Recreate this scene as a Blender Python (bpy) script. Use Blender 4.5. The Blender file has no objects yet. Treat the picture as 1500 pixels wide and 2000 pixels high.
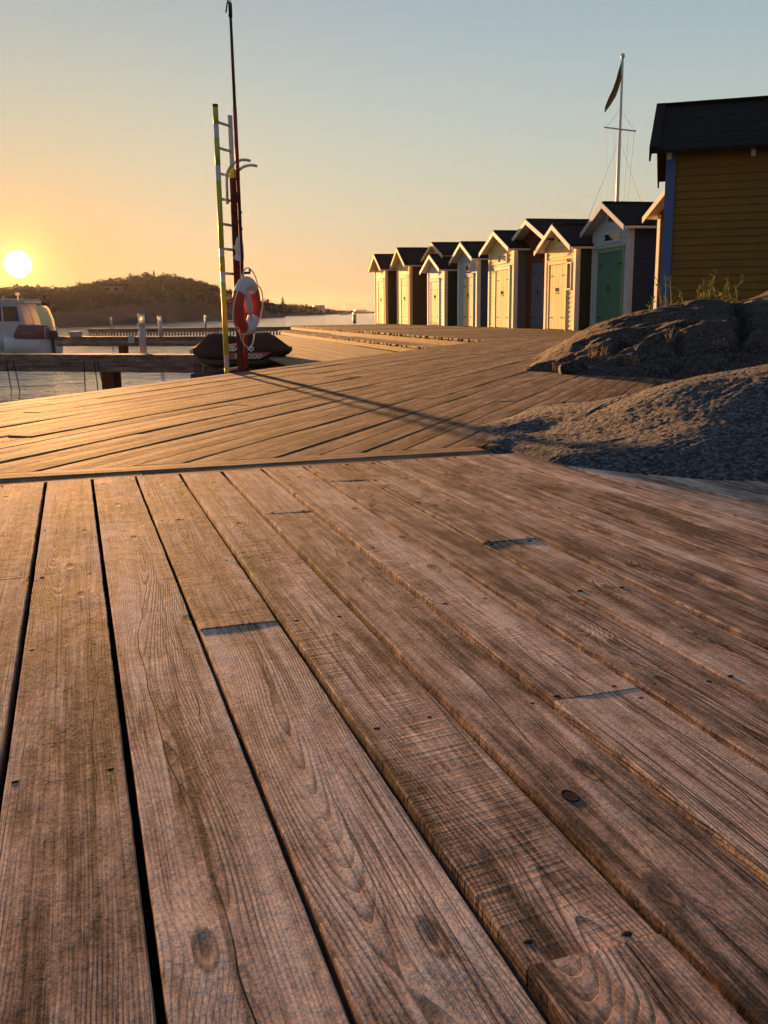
import bpy, bmesh, math, random
import numpy as np
from mathutils import Vector, Matrix, noise as mnoise
R = math.radians
rnd = random.Random(7)
S = bpy.context.scene
COL = S.collection

# ------------------------------------------------------------------ camera
cam_d = bpy.data.cameras.new('camera'); cam = bpy.data.objects.new('camera', cam_d); COL.objects.link(cam)
cam_d.sensor_fit = 'VERTICAL'; cam_d.sensor_height = 24.0; cam_d.lens = 24.0*1850/2000
cam_d.clip_start = 0.05; cam_d.clip_end = 20000
PITCH = math.atan(391/1850)
cam.matrix_world = Matrix.Translation((0, 0, .55)) @ Matrix.Rotation(math.pi/2-PITCH, 4, 'X') @ Matrix.Rotation(-.011, 4, 'Z')
S.camera = cam

# ------------------------------------------------------------------ sky, sun, exposure
SUN_AZ, SUN_EL = R(-20.365), R(2.77)
SUNV = Vector((math.sin(SUN_AZ)*math.cos(SUN_EL), math.cos(SUN_AZ)*math.cos(SUN_EL), math.sin(SUN_EL)))
W = bpy.data.worlds.new('World'); S.world = W; W.use_nodes = True
def build_world():
    nt = W.node_tree; nt.nodes.clear(); n = nt.nodes.new; l = nt.links.new
    out = n('ShaderNodeOutputWorld'); bg = n('ShaderNodeBackground'); bg.inputs[1].default_value = .15
    sky = n('ShaderNodeTexSky'); sky.sky_type = 'NISHITA'; sky.sun_disc = False
    sky.sun_elevation = SUN_EL; sky.sun_rotation = SUN_AZ; sky.air_density = 1.0; sky.dust_density = 1.2; sky.ozone_density = 1.0
    # the sun's own disc and the aureole of the air around it
    geo = n('ShaderNodeTexCoord')
    dot = n('ShaderNodeVectorMath'); dot.operation = 'DOT_PRODUCT'; dot.inputs[1].default_value = SUNV
    l(geo.outputs['Generated'], dot.inputs[0])
    def m(op, a, b=None, c=None):
        x = n('ShaderNodeMath'); x.operation = op
        for i, v in enumerate((a, b, c)):
            if v is None: continue
            if isinstance(v, (int, float)): x.inputs[i].default_value = v
            else: l(v, x.inputs[i])
        return x.outputs[0]
    ang = m('ARCCOSINE', m('MINIMUM', dot.outputs['Value'], .9999999))
    def lobe(width, amp): return m('MULTIPLY', m('EXPONENT', m('MULTIPLY', ang, -1/R(width))), amp)
    mr = n('ShaderNodeMapRange'); mr.interpolation_type = 'SMOOTHSTEP'
    l(ang, mr.inputs[0]); mr.inputs[1].default_value = R(.78); mr.inputs[2].default_value = R(.42); mr.inputs[3].default_value = 0; mr.inputs[4].default_value = 1
    sz = n('ShaderNodeSeparateXYZ'); l(geo.outputs['Generated'], sz.inputs[0])
    el = m('ARCSINE', m('MINIMUM', m('MAXIMUM', sz.outputs[2], 0.), .9999)); elc = m('MINIMUM', el, .5)
    bw = n('ShaderNodeRGBToBW'); l(sky.outputs[0], bw.inputs[0]); lum = m('POWER', m('MAXIMUM', bw.outputs[0], .3), .2)
    low = m('EXPONENT', m('MULTIPLY', el, -1/R(7))); near = lobe(12.0, 1.0)
    ch = []
    for k0, k1, k2, k3 in ((-.36, -.30, .06, -2.70), (-.055, -1.10, -.44, -2.60), (-.20, -1.62, -.95, -1.45)):
        e = m('ADD', m('MULTIPLY_ADD', low, k1, k0), m('MULTIPLY_ADD', elc, k3, m('MULTIPLY', near, k2)))
        ch.append(m('MULTIPLY', m('EXPONENT', e), lum))
    cc = n('ShaderNodeCombineXYZ')
    for i in range(3): l(ch[i], cc.inputs[i])
    def addc(base, fac, col):
        mx = n('ShaderNodeMix'); mx.data_type = 'RGBA'; mx.blend_type = 'ADD'; mx.clamp_factor = False
        l(fac, mx.inputs[0]); l(base, mx.inputs[6]); mx.inputs[7].default_value = (*col, 1); return mx.outputs[2]
    c = addc(cc.outputs[0], lobe(1.1, 1.0), (1.6, .95, .22))
    c = addc(c, mr.outputs[0], (9, 8.2, 6))
    l(c, bg.inputs[0]); l(bg.outputs[0], out.inputs[0])
build_world()
sd = bpy.data.lights.new('sun', 'SUN'); so = bpy.data.objects.new('sun', sd); COL.objects.link(so)
sd.energy = 3.8; sd.angle = R(1.2); sd.color = (1.0, .48, .17)
so.rotation_euler = (-SUNV).to_track_quat('-Z', 'Y').to_euler()
S.view_settings.view_transform = 'Standard'; S.view_settings.look = 'None'
S.view_settings.gamma = 1; S.view_settings.use_curve_mapping = False
S.view_settings.exposure = 2.74

# ------------------------------------------------------------------ object helpers
def tag(o, label=None, cat=None, group=None, kind=None):
    if label: o['label'] = label
    if cat: o['category'] = cat
    if group: o['group'] = group
    if kind: o['kind'] = kind
    return o
def empty(name, loc=(0, 0, 0), rz=0.0):
    o = bpy.data.objects.new(name, None); COL.objects.link(o); o.location = loc; o.rotation_euler = (0, 0, rz); o.empty_display_size = .1
    return o
def link_mesh(name, me, parent=None, loc=None, rot=None):
    o = bpy.data.objects.new(name, me); COL.objects.link(o)
    if parent is not None: o.parent = parent
    if loc is not None: o.location = loc
    if rot is not None: o.rotation_euler = rot
    return o
def copy_tree(o, parent=None):
    c = o.copy(); COL.objects.link(c)
    if parent is not None: c.parent = parent
    for ch in [x for x in COL.objects if x.parent == o]: copy_tree(ch, c)
    return c
class MB:
    """collects shapes, then links them as one mesh object"""
    def __init__(s): s.v = []; s.f = []; s.sm = []
    def add(s, vs, fs, smooth=False):
        b = len(s.v); s.v += [tuple(v) for v in vs]; s.f += [tuple(b+i for i in f) for f in fs]; s.sm += [smooth]*len(fs); return s
    def box(s, x0, x1, y0, y1, z0, z1):
        return s.add([(x0,y0,z0),(x1,y0,z0),(x1,y1,z0),(x0,y1,z0),(x0,y0,z1),(x1,y0,z1),(x1,y1,z1),(x0,y1,z1)],
                     [(0,3,2,1),(4,5,6,7),(0,1,5,4),(1,2,6,5),(2,3,7,6),(3,0,4,7)])
    def obox(s, p, ax, ay, az):
        """box from corner p with three edge vectors"""
        p, ax, ay, az = map(Vector, (p, ax, ay, az))
        vs = [p, p+ax, p+ax+ay, p+ay, p+az, p+ax+az, p+ax+ay+az, p+ay+az]
        fs = [(0,3,2,1),(4,5,6,7),(0,1,5,4),(1,2,6,5),(2,3,7,6),(3,0,4,7)]
        if ax.cross(ay).dot(az) < 0: fs = [f[::-1] for f in fs]
        return s.add(vs, fs)
    def prism(s, poly, d):
        """poly: 3-D points, extruded by vector d"""
        d = Vector(d); n = len(poly); P0 = [Vector(p) for p in poly]; P1 = [p+d for p in P0]
        return s.add(P0+P1, [tuple(range(n))[::-1], tuple(range(n, 2*n))] + [(i, (i+1) % n, n+(i+1) % n, n+i) for i in range(n)])
    def tube(s, pts, r, n=10, cap=True, closed=False):
        pts = [Vector(p) for p in pts]; k = len(pts); rs = r if isinstance(r, (list, tuple)) else [r]*k
        vs = []; up = None
        for i, p in enumerate(pts):
            if closed: t = pts[(i+1) % k]-pts[i-1]
            else: t = pts[min(i+1, k-1)]-pts[max(i-1, 0)]
            t.normalize()
            if up is None: up = Vector((0, 0, 1)) if abs(t.z) < .9 else Vector((1, 0, 0))
            a = t.cross(up)
            if a.length < 1e-5: a = t.cross(Vector((0, 1, 0)))
            a.normalize(); b = a.cross(t); up = b
            for j in range(n):
                w = 2*math.pi*j/n; vs.append(p+(a*math.cos(w)+b*math.sin(w))*rs[i])
        fs = []
        for i in range(k if closed else k-1):
            i2 = (i+1) % k
            for j in range(n): fs.append((i*n+j, i*n+(j+1) % n, i2*n+(j+1) % n, i2*n+j))
        s.add(vs, fs, True)
        if cap and not closed:
            b = len(s.v)-len(vs); s.f += [tuple(b+j for j in range(n))[::-1], tuple(b+(k-1)*n+j for j in range(n))]; s.sm += [False, False]
        return s
    def loft(s, rings, cap=True, smooth=True):
        n = len(rings[0]); vs = [v for r in rings for v in r]; fs = []
        for i in range(len(rings)-1):
            for j in range(n): fs.append((i*n+j, i*n+(j+1) % n, (i+1)*n+(j+1) % n, (i+1)*n+j))
        s.add(vs, fs, smooth)
        if cap:
            b = len(s.v)-len(vs); s.f += [tuple(b+j for j in range(n))[::-1], tuple(b+(len(rings)-1)*n+j for j in range(n))]; s.sm += [False]*2
        return s
    def mesh(s, name, mat):
        me = bpy.data.meshes.new(name); me.from_pydata(s.v, [], s.f)
        me.polygons.foreach_set('use_smooth', s.sm); me.update()
        for m_ in (mat if isinstance(mat, (list, tuple)) else [mat]): me.materials.append(m_)
        return me
    def build(s, name, mat, parent=None, loc=None, rot=None):
        return link_mesh(name, s.mesh(name, mat), parent, loc, rot)

# ------------------------------------------------------------------ material helpers
class NT:
    def __init__(s, name):
        s.m = bpy.data.materials.new(name); s.m.use_nodes = True; s.t = s.m.node_tree; s.t.nodes.clear()
        s.out = s.n('ShaderNodeOutputMaterial'); s.b = s.n('ShaderNodeBsdfPrincipled'); s.l(s.b.outputs[0], s.out.inputs[0])
    def n(s, t): return s.t.nodes.new(t)
    def l(s, a, b): s.t.links.new(a, b)
    def put(s, sock, v):
        if isinstance(v, (int, float)): sock.default_value = v
        elif isinstance(v, (tuple, list)): sock.default_value = v if len(v) != 3 or sock.type != 'RGBA' else (*v, 1)
        else: s.l(v, sock)
    def math(s, op, a, b=None, c=None, clamp=False):
        x = s.n('ShaderNodeMath'); x.operation = op; x.use_clamp = clamp
        for i, v in enumerate((a, b, c)):
            if v is not None: s.put(x.inputs[i], v)
        return x.outputs[0]
    def add(s, a, b): return s.math('ADD', a, b)
    def sub(s, a, b): return s.math('SUBTRACT', a, b)
    def mul(s, a, b): return s.math('MULTIPLY', a, b)
    def step(s, v, a, b, lo=0., hi=1.):
        x = s.n('ShaderNodeMapRange'); x.interpolation_type = 'SMOOTHSTEP'; s.put(x.inputs[0], v)
        for i, q in enumerate((a, b, lo, hi)): s.put(x.inputs[i+1], q)
        return x.outputs[0]
    def vec(s, x=0., y=0., z=0.):
        c = s.n('ShaderNodeCombineXYZ'); s.put(c.inputs[0], x); s.put(c.inputs[1], y); s.put(c.inputs[2], z); return c.outputs[0]
    def coords(s, kind='Object'):
        tc = s.n('ShaderNodeTexCoord'); return tc.outputs[kind]
    def sep(s, v):
        x = s.n('ShaderNodeSeparateXYZ'); s.l(v, x.inputs[0]); return x.outputs
    def rand(s): return s.n('ShaderNodeObjectInfo').outputs['Random']
    def noise(s, v, scale=1., detail=2., rough=.5, dist=0., color=False):
        x = s.n('ShaderNodeTexNoise'); s.put(x.inputs['Vector'], v)
        x.inputs['Scale'].default_value = scale; x.inputs['Detail'].default_value = detail
        x.inputs['Roughness'].default_value = rough; x.inputs['Distortion'].default_value = dist
        return x.outputs['Color' if color else 'Fac']
    def voro(s, v, scale=1., feature='F1', rand=1., dim='3D'):
        x = s.n('ShaderNodeTexVoronoi'); x.voronoi_dimensions = dim; x.feature = feature; s.put(x.inputs['Vector'], v); x.inputs['Scale'].default_value = scale
        x.inputs['Randomness'].default_value = rand; return x.outputs
    def ramp(s, f, stops):
        x = s.n('ShaderNodeValToRGB'); s.put(x.inputs[0], f); e = x.color_ramp.elements
        while len(e) < len(stops): e.new(.5)
        for q, (p, c) in zip(e, stops): q.position = p; q.color = (*c, 1)
        return x.outputs[0]
    def mix(s, f, a, b, mode='MIX'):
        x = s.n('ShaderNodeMix'); x.data_type = 'RGBA'; x.blend_type = mode
        s.put(x.inputs[0], f); s.put(x.inputs[6], a); s.put(x.inputs[7], b); return x.outputs[2]
    def bump(s, h, strength=1., dist=1., normal=None):
        x = s.n('ShaderNodeBump'); x.inputs['Strength'].default_value = strength; x.inputs['Distance'].default_value = dist
        s.put(x.inputs['Height'], h)
        if normal: s.l(normal, x.inputs['Normal'])
        return x.outputs[0]
    def set(s, **k):
        names = dict(col='Base Color', rough='Roughness', metal='Metallic', spec='Specular IOR Level', normal='Normal', ior='IOR', emit='Emission Color', es='Emission Strength', alpha='Alpha', trans='Transmission Weight', sheen='Sheen Weight', coat='Coat Weight')
        for a, v in k.items(): s.put(s.b.inputs[names[a]], v)
        return s.m

def paint(name, col, rough=.55, grain=.12, weather=.25, scale=1.):
    N = NT(name); P = N.coords(); x, y, z = N.sep(P)
    f = N.noise(P, 3.*scale, 4, .6); g = N.noise(N.vec(N.mul(x, 25), N.mul(y, 25), N.mul(z, 3)), 1., 3, .6)
    v = N.add(N.mul(N.sub(f, .5), weather*2), N.mul(N.sub(g, .5), grain*2))
    v = N.add(v, N.mul(N.sub(N.rand(), .5), .22))
    c = N.mix(N.math('ADD', .5, v, clamp=True), tuple(q*(1-weather*.6) for q in col), tuple(min(1, q*(1+weather*.35)) for q in col))
    return N.set(col=c, rough=N.add(rough+.25, N.mul(N.sub(f, .5), .2)), spec=.06, normal=N.bump(g, .15, .004))

def wood(name, dark, mid, light, detail=True, bumpk=1., rough=.9, spec=.06, ring=.0042):
    """weathered sawn softwood: object x runs along the board, y across"""
    N = NT(name); P = N.coords(); x, y0, z = N.sep(P); r = N.rand()
    y = N.add(y0, N.mul(z, .7)); xo = N.add(x, N.mul(r, 83.)); rz = N.mul(r, 31.)
    slow = N.noise(N.vec(N.mul(xo, .8), 0., rz), 1., 1., .5)
    slow2 = N.noise(N.vec(N.mul(xo, .7), 5., rz), 1., 1., .5)
    yc = N.add(.07, N.mul(N.sub(slow, .5), .13))
    yd = N.sub(y, yc)
    hb = N.mul(N.sub(slow2, .42), .16)
    # knots
    kv = N.voro(N.vec(N.mul(xo, 3.1), N.mul(N.add(y, N.mul(r, 3.)), 8.5), 0.), 1., dim='2D')
    kd = kv['Distance']; kc = N.sep(kv['Color'])[0]; kon = N.step(kc, .60, .66)
    bul = N.mul(N.math('EXPONENT', N.mul(N.math('POWER', N.mul(kd, 3.6), 2.), -1.)), kon)
    wig = N.noise(N.vec(N.mul(xo, 5.), N.mul(y, 30.), rz), 1., 2., .5)
    rr = N.math('SQRT', N.add(N.mul(yd, yd), N.mul(hb, hb)))
    rr = N.add(N.add(rr, N.mul(bul, .022)), N.mul(wig, .0055))
    t = N.math('FRACT', N.mul(rr, 1./ring))
    line = N.mul(N.step(t, .45, .88), N.step(t, 1., .93))
    wear = N.step(N.noise(N.vec(N.mul(xo, 1.6), N.mul(y, 14.), rz), 1., 3., .6), .36, .62)
    line = N.mul(line, N.add(.25, N.mul(wear, .75)))
    fib = N.noise(N.vec(N.mul(xo, 9.), N.mul(y, 420.), rz), 1., 3., .65)
    fib2 = N.noise(N.vec(N.mul(xo, 2.5), N.mul(y, 90.), rz), 1., 3., .6)
    sawn = N.noise(N.vec(N.add(N.mul(xo, 105.), N.mul(y, 14.)), N.mul(y, 2.5), rz), 1., 2., .6)
    sawm = N.mul(N.step(N.math('FRACT', N.mul(r, 7.31)), .45, .9), N.step(N.noise(N.vec(N.mul(xo, 2.), N.mul(y, 9.), 3.), 1., 2., .5), .4, .6))
    pit = N.noise(N.vec(N.mul(xo, 120.), N.mul(y, 260.), rz), 1., 2., .6)
    blot = N.noise(N.vec(N.mul(xo, 2.2), N.mul(y, 11.), rz), 1., 5., .62)
    spot = N.noise(N.vec(N.mul(xo, 14.), N.mul(y, 30.), rz), 1., 4., .65)
    crw = N.noise(N.vec(N.mul(xo, 1.7), 9., rz), 1., 3., .6)
    cd = N.math('ABSOLUTE', N.sub(yd, N.mul(N.sub(crw, .5), .07)))
    con = N.step(N.noise(N.vec(N.mul(xo, 1.3), 2., rz), 1., 2., .5), .5, .56)
    crack = N.mul(N.step(cd, .0012, .0004), con)
    cd2 = N.math('ABSOLUTE', N.sub(N.sub(y, .035), N.mul(N.sub(crw, .45), .08)))
    crack2 = N.mul(N.step(cd2, .0011, .0004), N.step(N.noise(N.vec(N.mul(xo, 1.9), 7., rz), 1., 2., .5), .53, .58))
    crack = N.math('MAXIMUM', crack, crack2)
    kcore = N.mul(N.step(kd, .085, .03), kon)
    krim = N.mul(N.step(N.math('ABSOLUTE', N.sub(kd, .085)), .03, .006), kon)
    # colour of the board itself
    chn = N.noise(N.vec(N.mul(xo, .45), N.mul(y, 55.), rz), 1., 2., .55)
    check = N.mul(N.step(N.math('ABSOLUTE', N.sub(chn, .5)), .02, .004), N.step(N.noise(N.vec(N.mul(xo, 1.1), N.mul(y, 6.), N.add(rz, 3.)), 1., 2., .5), .44, .60))
    tone = N.math('FRACT', N.mul(r, 13.7))
    v = N.add(N.mul(N.sub(blot, .5), 1.9), N.mul(N.sub(spot, .5), 1.1))
    v = N.add(v, N.add(N.mul(N.sub(fib, .5), 1.1), N.mul(N.sub(fib2, .5), 1.0)))
    streak = N.noise(N.vec(N.mul(xo, .9), N.mul(y, 38.), rz), 1., 4., .65)
    v = N.add(v, N.mul(N.sub(streak, .5), 1.0))
    v = N.add(v, N.mul(N.mul(N.sub(sawn, .5), sawm), .5))
    v = N.add(v, N.add(.51, N.mul(N.sub(tone, .5), .35)))
    c = N.ramp(v, [(.05, dark), (.47, mid), (.95, light)])
    c = N.mix(N.mul(N.step(streak, .42, .30), .6), c, dark)
    c = N.mix(N.mul(line, .8), c, tuple(q*.6 for q in dark))
    c = N.mix(N.mul(kcore, .75), c, tuple(q*.55 for q in dark))
    c = N.mix(N.mul(krim, .6), c, tuple(q*.4 for q in dark))
    c = N.mix(N.mul(check, .75), c, (.016, .012, .010))
    c = N.mix(crack, c, (.012, .009, .007))
    # relief in metres
    h = N.mul(line, -.0003)
    h = N.add(h, N.mul(fib, .0005)); h = N.add(h, N.mul(fib2, .0007))
    h = N.add(h, N.mul(N.mul(sawn, sawm), .0007)); h = N.add(h, N.mul(pit, .0003))
    h = N.add(h, N.mul(spot, .0011)); h = N.add(h, N.mul(blot, .0012))
    h = N.add(h, N.mul(check, -.0004)); h = N.add(h, N.mul(crack, -.0010)); h = N.add(h, N.mul(kcore, -.0006)); h = N.add(h, N.mul(bul, .0012))
    nrm = N.bump(h, 1., bumpk)
    return N.set(col=c, rough=N.add(rough, N.mul(N.sub(blot, .5), .25)), spec=spec, normal=nrm)

M = {}
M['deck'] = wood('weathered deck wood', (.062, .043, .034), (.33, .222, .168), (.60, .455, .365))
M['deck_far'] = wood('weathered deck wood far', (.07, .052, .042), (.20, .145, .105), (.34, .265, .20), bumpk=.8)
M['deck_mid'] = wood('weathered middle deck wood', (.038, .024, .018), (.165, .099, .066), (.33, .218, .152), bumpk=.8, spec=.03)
M['dock'] = wood('dock timber', (.06, .045, .038), (.17, .115, .09), (.29, .20, .16), bumpk=.6)
M['step'] = wood('step timber', (.07, .048, .025), (.22, .155, .09), (.36, .275, .165), bumpk=1.0)
M['white'] = paint('white trim paint', (.62, .585, .50), .5)
M['cream'] = paint('cream paint', (.70, .56, .28), .55)
M['ochre'] = paint('pale yellow paint', (.68, .56, .28), .55)
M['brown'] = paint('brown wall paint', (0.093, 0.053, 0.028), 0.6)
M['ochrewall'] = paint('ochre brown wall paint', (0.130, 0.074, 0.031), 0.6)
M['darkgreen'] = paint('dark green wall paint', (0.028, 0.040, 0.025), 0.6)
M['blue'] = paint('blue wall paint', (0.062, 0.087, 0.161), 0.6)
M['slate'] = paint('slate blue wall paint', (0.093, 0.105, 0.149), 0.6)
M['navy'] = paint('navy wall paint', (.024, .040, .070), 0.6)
M['shadedblue'] = paint('shaded pale blue paint', (.32, .39, .45), .55)  # toned down to grey blue, the nearest hut's shade put into the colour
M['greendoor'] = paint('sea green door paint', (.055, .145, .115), .5)
M['greentrim'] = paint('green trim paint', (.15, .24, .15), .5)
M['rust'] = paint('rust red paint', (.11, .036, .02), .6)
M['yellowwall'] = paint('yellow ochre board paint', (.165, .098, .026), .7, .3, .35)
M['bluepost'] = paint('blue corner paint', (.075, .115, .25), .55)
M['teal'] = paint('teal trim paint', (.35, .55, .52), .55)

def simple(name, col, rough=.5, metal=0., var=.15, scale=8., spec=.5, bump=0.):
    N = NT(name); P = N.coords(); f = N.noise(P, scale, 4, .6)
    c = N.mix(f, tuple(q*(1-var) for q in col), tuple(min(1, q*(1+var)) for q in col))
    k = dict(col=c, rough=N.add(rough, N.mul(N.sub(f, .5), .2)), metal=metal, spec=spec)
    if bump: k['normal'] = N.bump(f, 1., bump)
    return N.set(**k)
M['roof'] = simple('black roofing felt', (.016, .015, .015), .95, 0, .35, 14., .08, .004)
M['glass'] = simple('dark window glass', (.015, .018, .022), .08, 0, .1, 2.)
M['iron'] = simple('black iron', (.03, .028, .027), .8, 0., .3, 20., .06)
M['steel'] = simple('galvanised steel', (.45, .45, .46), .4, .8, .15, 20.)
M['nail'] = simple('rusty nail', (.025, .02, .018), .95, 0., .4, 200., .03)
M['postred'] = simple('dark red post paint', (.075, .018, .014), .7, 0, .3, 10., .12)
M['hookred'] = simple('red pole paint', (.26, .028, .018), .6, 0, .2, 10., .15)
M['yellow'] = simple('fluorescent yellow tape', (.36, .35, .035), .55, 0, .2, 14., .25)
M['silver'] = simple('white reflective tape', (.40, .385, .41), .5, 0, .15, 14., .25)
M['rungs'] = simple('white ladder tube', (.40, .38, .35), .55, 0, .2, 10., .3)
M['buoyred'] = simple('orange red lifebuoy skin', (.37, .045, .028), .65, 0, .3, 9., .2)
M['buoywhite'] = simple('white lifebuoy skin', (.47, .43, .45), .7, 0, .25, 9., .2)
M['rope'] = simple('off white rope', (.55, .50, .47), .85, 0, .2, 120., .2, .002)
M['sign'] = simple('white sign board', (.60, .56, .56), .5, 0, .08, 6.)
M['cover'] = simple('black brown canvas cover', (.035, .018, .015), .85, 0, .3, 6., .12, .01)
M['hullred'] = simple('red hull stripe', (.20, .035, .025), .4, 0, .1, 6.)
M['letter'] = simple('white lettering', (.70, .68, .68), .5, 0, .03, 6.)
M['letterdim'] = simple('grey lettering', (.42, .40, .40), .5, 0, .03, 6.)
M['rubber'] = simple('black rubber', (.02, .02, .02), .7, 0, .2, 10.)
M['gel'] = simple('white boat gelcoat', (.36, .33, .34), .45, 0, .06, 3.)
M['outboard'] = simple('dark red canopy canvas', (.12, .03, .035), .7, 0, .2, 5.)
M['joist'] = simple('gap shade joist timber', (.022, .016, .013), .95, 0, .3, 6., .05)  # near black, the shade below the plank gaps put into the colour
M['dirt'] = simple('dark earth', (.014, .012, .010), .95, 0, .5, 3., .1, .02)  # earth darkened further for the shade seen down the plank gaps
M['flag'] = simple('flag cloth', (.16, .085, .05), .8, 0, .25, 3.)
M['polewhite'] = simple('white flagpole paint', (.50, .48, .45), .4, 0, .1, 5.)
M['hillwall'] = simple('faded house wall', (.10, .065, .055), .8)
M['bin'] = simple('grey plastic bin', (.30, .28, .31), .5, 0, .1, 5.)

def lamp_mat():
    N = NT('lamp lens'); return N.set(col=(.85, .75, .45), rough=.25, spec=.5, trans=.35)
M['lens'] = lamp_mat()
def rock_mat(name, base, warm, s=1.):
    N = NT(name); P = N.coords()
    a = N.noise(P, 2.2*s, 6, .6); b = N.noise(P, 38*s, 5, .7); c = N.voro(P, 120*s)['Distance']; d = N.noise(P, 9*s, 5, .65)
    g = N.voro(P, 62*s, 'SMOOTH_F1')['Distance']
    col = N.ramp(N.add(N.mul(a, .55), N.add(N.mul(d, .3), N.mul(b, .25))), [(.3, tuple(q*.45 for q in base)), (.52, base), (.66, warm), (.85, tuple(min(1, q*1.5) for q in base))])
    pale = N.mul(N.step(N.noise(N.vec(N.add(N.sep(P)[0], 7.), N.sep(P)[1], N.sep(P)[2]), 6*s, 6, .72), .615, .66), .55)
    lich = N.mul(N.step(N.noise(P, 5*s, 6, .7), .6, .68), .45)
    col = N.mix(lich, col, tuple(q*.32 for q in base))
    e = N.noise(P, 85*s, 4, .75); cell = N.voro(P, 105*s); gr = N.sub(N.voro(P, 46*s, 'F1')['Distance'], .3)
    cr = N.sep(cell['Color'])[0]; cg = N.sep(N.voro(P, 60*s)['Color'])[1]
    col = N.mix(N.step(cr, .72, .78, 0., .75), col, tuple(min(1, q*2.3) for q in base)); col = N.mix(N.step(cr, .30, .24, 0., .8), col, tuple(q*.22 for q in base))
    col = N.mix(N.step(cg, .22, .16, 0., .6), col, tuple(q*.3 for q in base)); col = N.mix(N.step(e, .44, .34, 0., .6), col, tuple(q*.25 for q in base))  # hollows of the fine noise darkened, pit shade painted into the colour
    vein = N.step(N.math('ABSOLUTE', N.sub(N.noise(P, 1.3*s, 4, .6, 1.2), .5)), .012, .003); col = N.mix(N.mul(vein, .6), col, tuple(q*.2 for q in base))
    col = N.mix(pale, col, tuple(q*2.6 for q in base))
    h = N.add(N.mul(b, .012/s), N.add(N.mul(e, .010/s), N.add(N.mul(d, .008/s), N.add(N.mul(g, .006/s), N.mul(gr, .006/s)))))
    return N.set(col=col, rough=.9, spec=.1, normal=N.bump(h, 1., 1.))
M['rock'] = rock_mat('granite', (.074, .078, .086), (.088, .083, .080))
M['rock2'] = rock_mat('dark granite', (.045, .038, .035), (.065, .048, .04), .7)
def water_mat():
    N = NT('sea water'); P = N.coords(); x, y, z = N.sep(P)
    v = N.vec(N.mul(x, .55), y, 0.)
    a = N.noise(v, .55, 3, .55, .3); b = N.noise(v, 2.6, 3, .6, .4); c = N.noise(v, 9., 2, .5)
    h = N.add(N.mul(a, .05), N.add(N.mul(b, .022), N.mul(c, .003)))
    return N.set(col=(.17, .215, .27), rough=.10, ior=2.0, spec=.5, normal=N.bump(h, 1., 1.))  # pale blue base colour stands in for part of the sky reflection
M['water'] = water_mat()
def hill_mat():
    N = NT('hill heath and rock'); P = N.coords()
    f = N.noise(P, .05, 6, .65); g = N.noise(P, .4, 4, .6)
    c = N.ramp(N.add(N.mul(f, .7), N.mul(g, .3)), [(.3, (.038, .026, .015)), (.5, (.07, .042, .03)), (.7, (.11, .068, .05))])
    return N.set(col=c, rough=.95, spec=.1)
M['hill'] = hill_mat()
def leaf_mat(name, a, b):
    N = NT(name); P = N.coords(); f = N.noise(P, .6, 3, .6)
    return N.set(col=N.mix(f, a, b), rough=.8, spec=.2)
M['leaf'] = leaf_mat('dark tree leaves', (.036, .026, .014), (.075, .050, .028))
M['trunk'] = simple('tree bark', (.07, .05, .035), .9)
M['grass'] = leaf_mat('yellow green grass stems', (.16, .15, .03), (.30, .27, .06))
M['drygrass'] = leaf_mat('dry grass', (.25, .15, .07), (.40, .25, .12))

# ------------------------------------------------------------------ directions of the boardwalk
def frame(az): a = R(az); return Vector((math.sin(a), math.cos(a), 0)), Vector((math.cos(a), -math.sin(a), 0))
FA, FB = frame(-17.8)        # along / across the front planks
MA, MN = frame(20.2)         # along / across the middle planks

# ------------------------------------------------------------------ ground and water
m = MB()
Lx = 6000
ys = [-60, 0, 10, 20, 40, 80, 160, 400, 1000, 3000, 9000]
for a, b in zip(ys, ys[1:]): m.add([(-Lx, a, -1.3), (Lx, a, -1.3), (Lx, b, -1.3), (-Lx, b, -1.3)], [(0, 1, 2, 3)])
tag(m.build('water', M['water']), kind='structure')
def gp(N_, A_): p = MN*N_+MA*A_; return (p.x, p.y)
land = [gp(-4.3, -12), gp(-4.3, 20.2), (1.2, 23), (-4.2, 41.0), (-1, 49), (14, 68), (60, 60), (60, -12)]
m = MB(); n = len(land)
m.add([(*p, -.62) for p in land]+[(*p, -2.2) for p in land], [tuple(range(n))[::-1]]+[(i, (i+1) % n, n+(i+1) % n, n+i) for i in range(n)])
tag(m.build('ground', M['dirt']), kind='structure')

# ------------------------------------------------------------------ planks
def plank_mesh(L, Wd, T, seg, skew=0., wob=.0012, sd=0, cup=0., slope_z=0.):
    """board lying along x from 0..L, across y 0..Wd, top at z=0; its near end cut at a skew (x shift per y)"""
    k = max(1, int(L/seg)); c = .0018; sec = [(0, -T), (0, -c), (c, 0), (Wd*.5, cup), (Wd-c, 0), (Wd, -c), (Wd, -T)]
    vs = []; fs = []; ns = len(sec)
    for i in range(k+1):
        u = i/k
        for j, (yy, zz) in enumerate(sec):
            x0 = skew*yy; xx = x0+(L-x0)*u
            q = mnoise.noise(Vector((xx*7+sd*3.1, (yy > Wd/2)*9.0, sd)))*wob + mnoise.noise(Vector((xx*24, (yy > Wd/2)*5.0, sd+4)))*wob*.55
            dz = mnoise.noise(Vector((xx*1.3, yy*6, sd+11)))*wob*1.0
            vs.append((xx, yy+(q if j != 3 else 0), zz+(dz if zz > -T else 0)))
    for i in range(k):
        for j in range(ns-1):
            a = i*ns+j; fs.append((a, a+ns, a+ns+1, a+1))
    fs.append(tuple(range(ns))[::-1][::-1]); fs.append(tuple(k*ns+j for j in range(ns))[::-1])
    me = bpy.data.meshes.new('plank'); me.from_pydata(vs, [], fs); me.update(); return me
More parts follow.
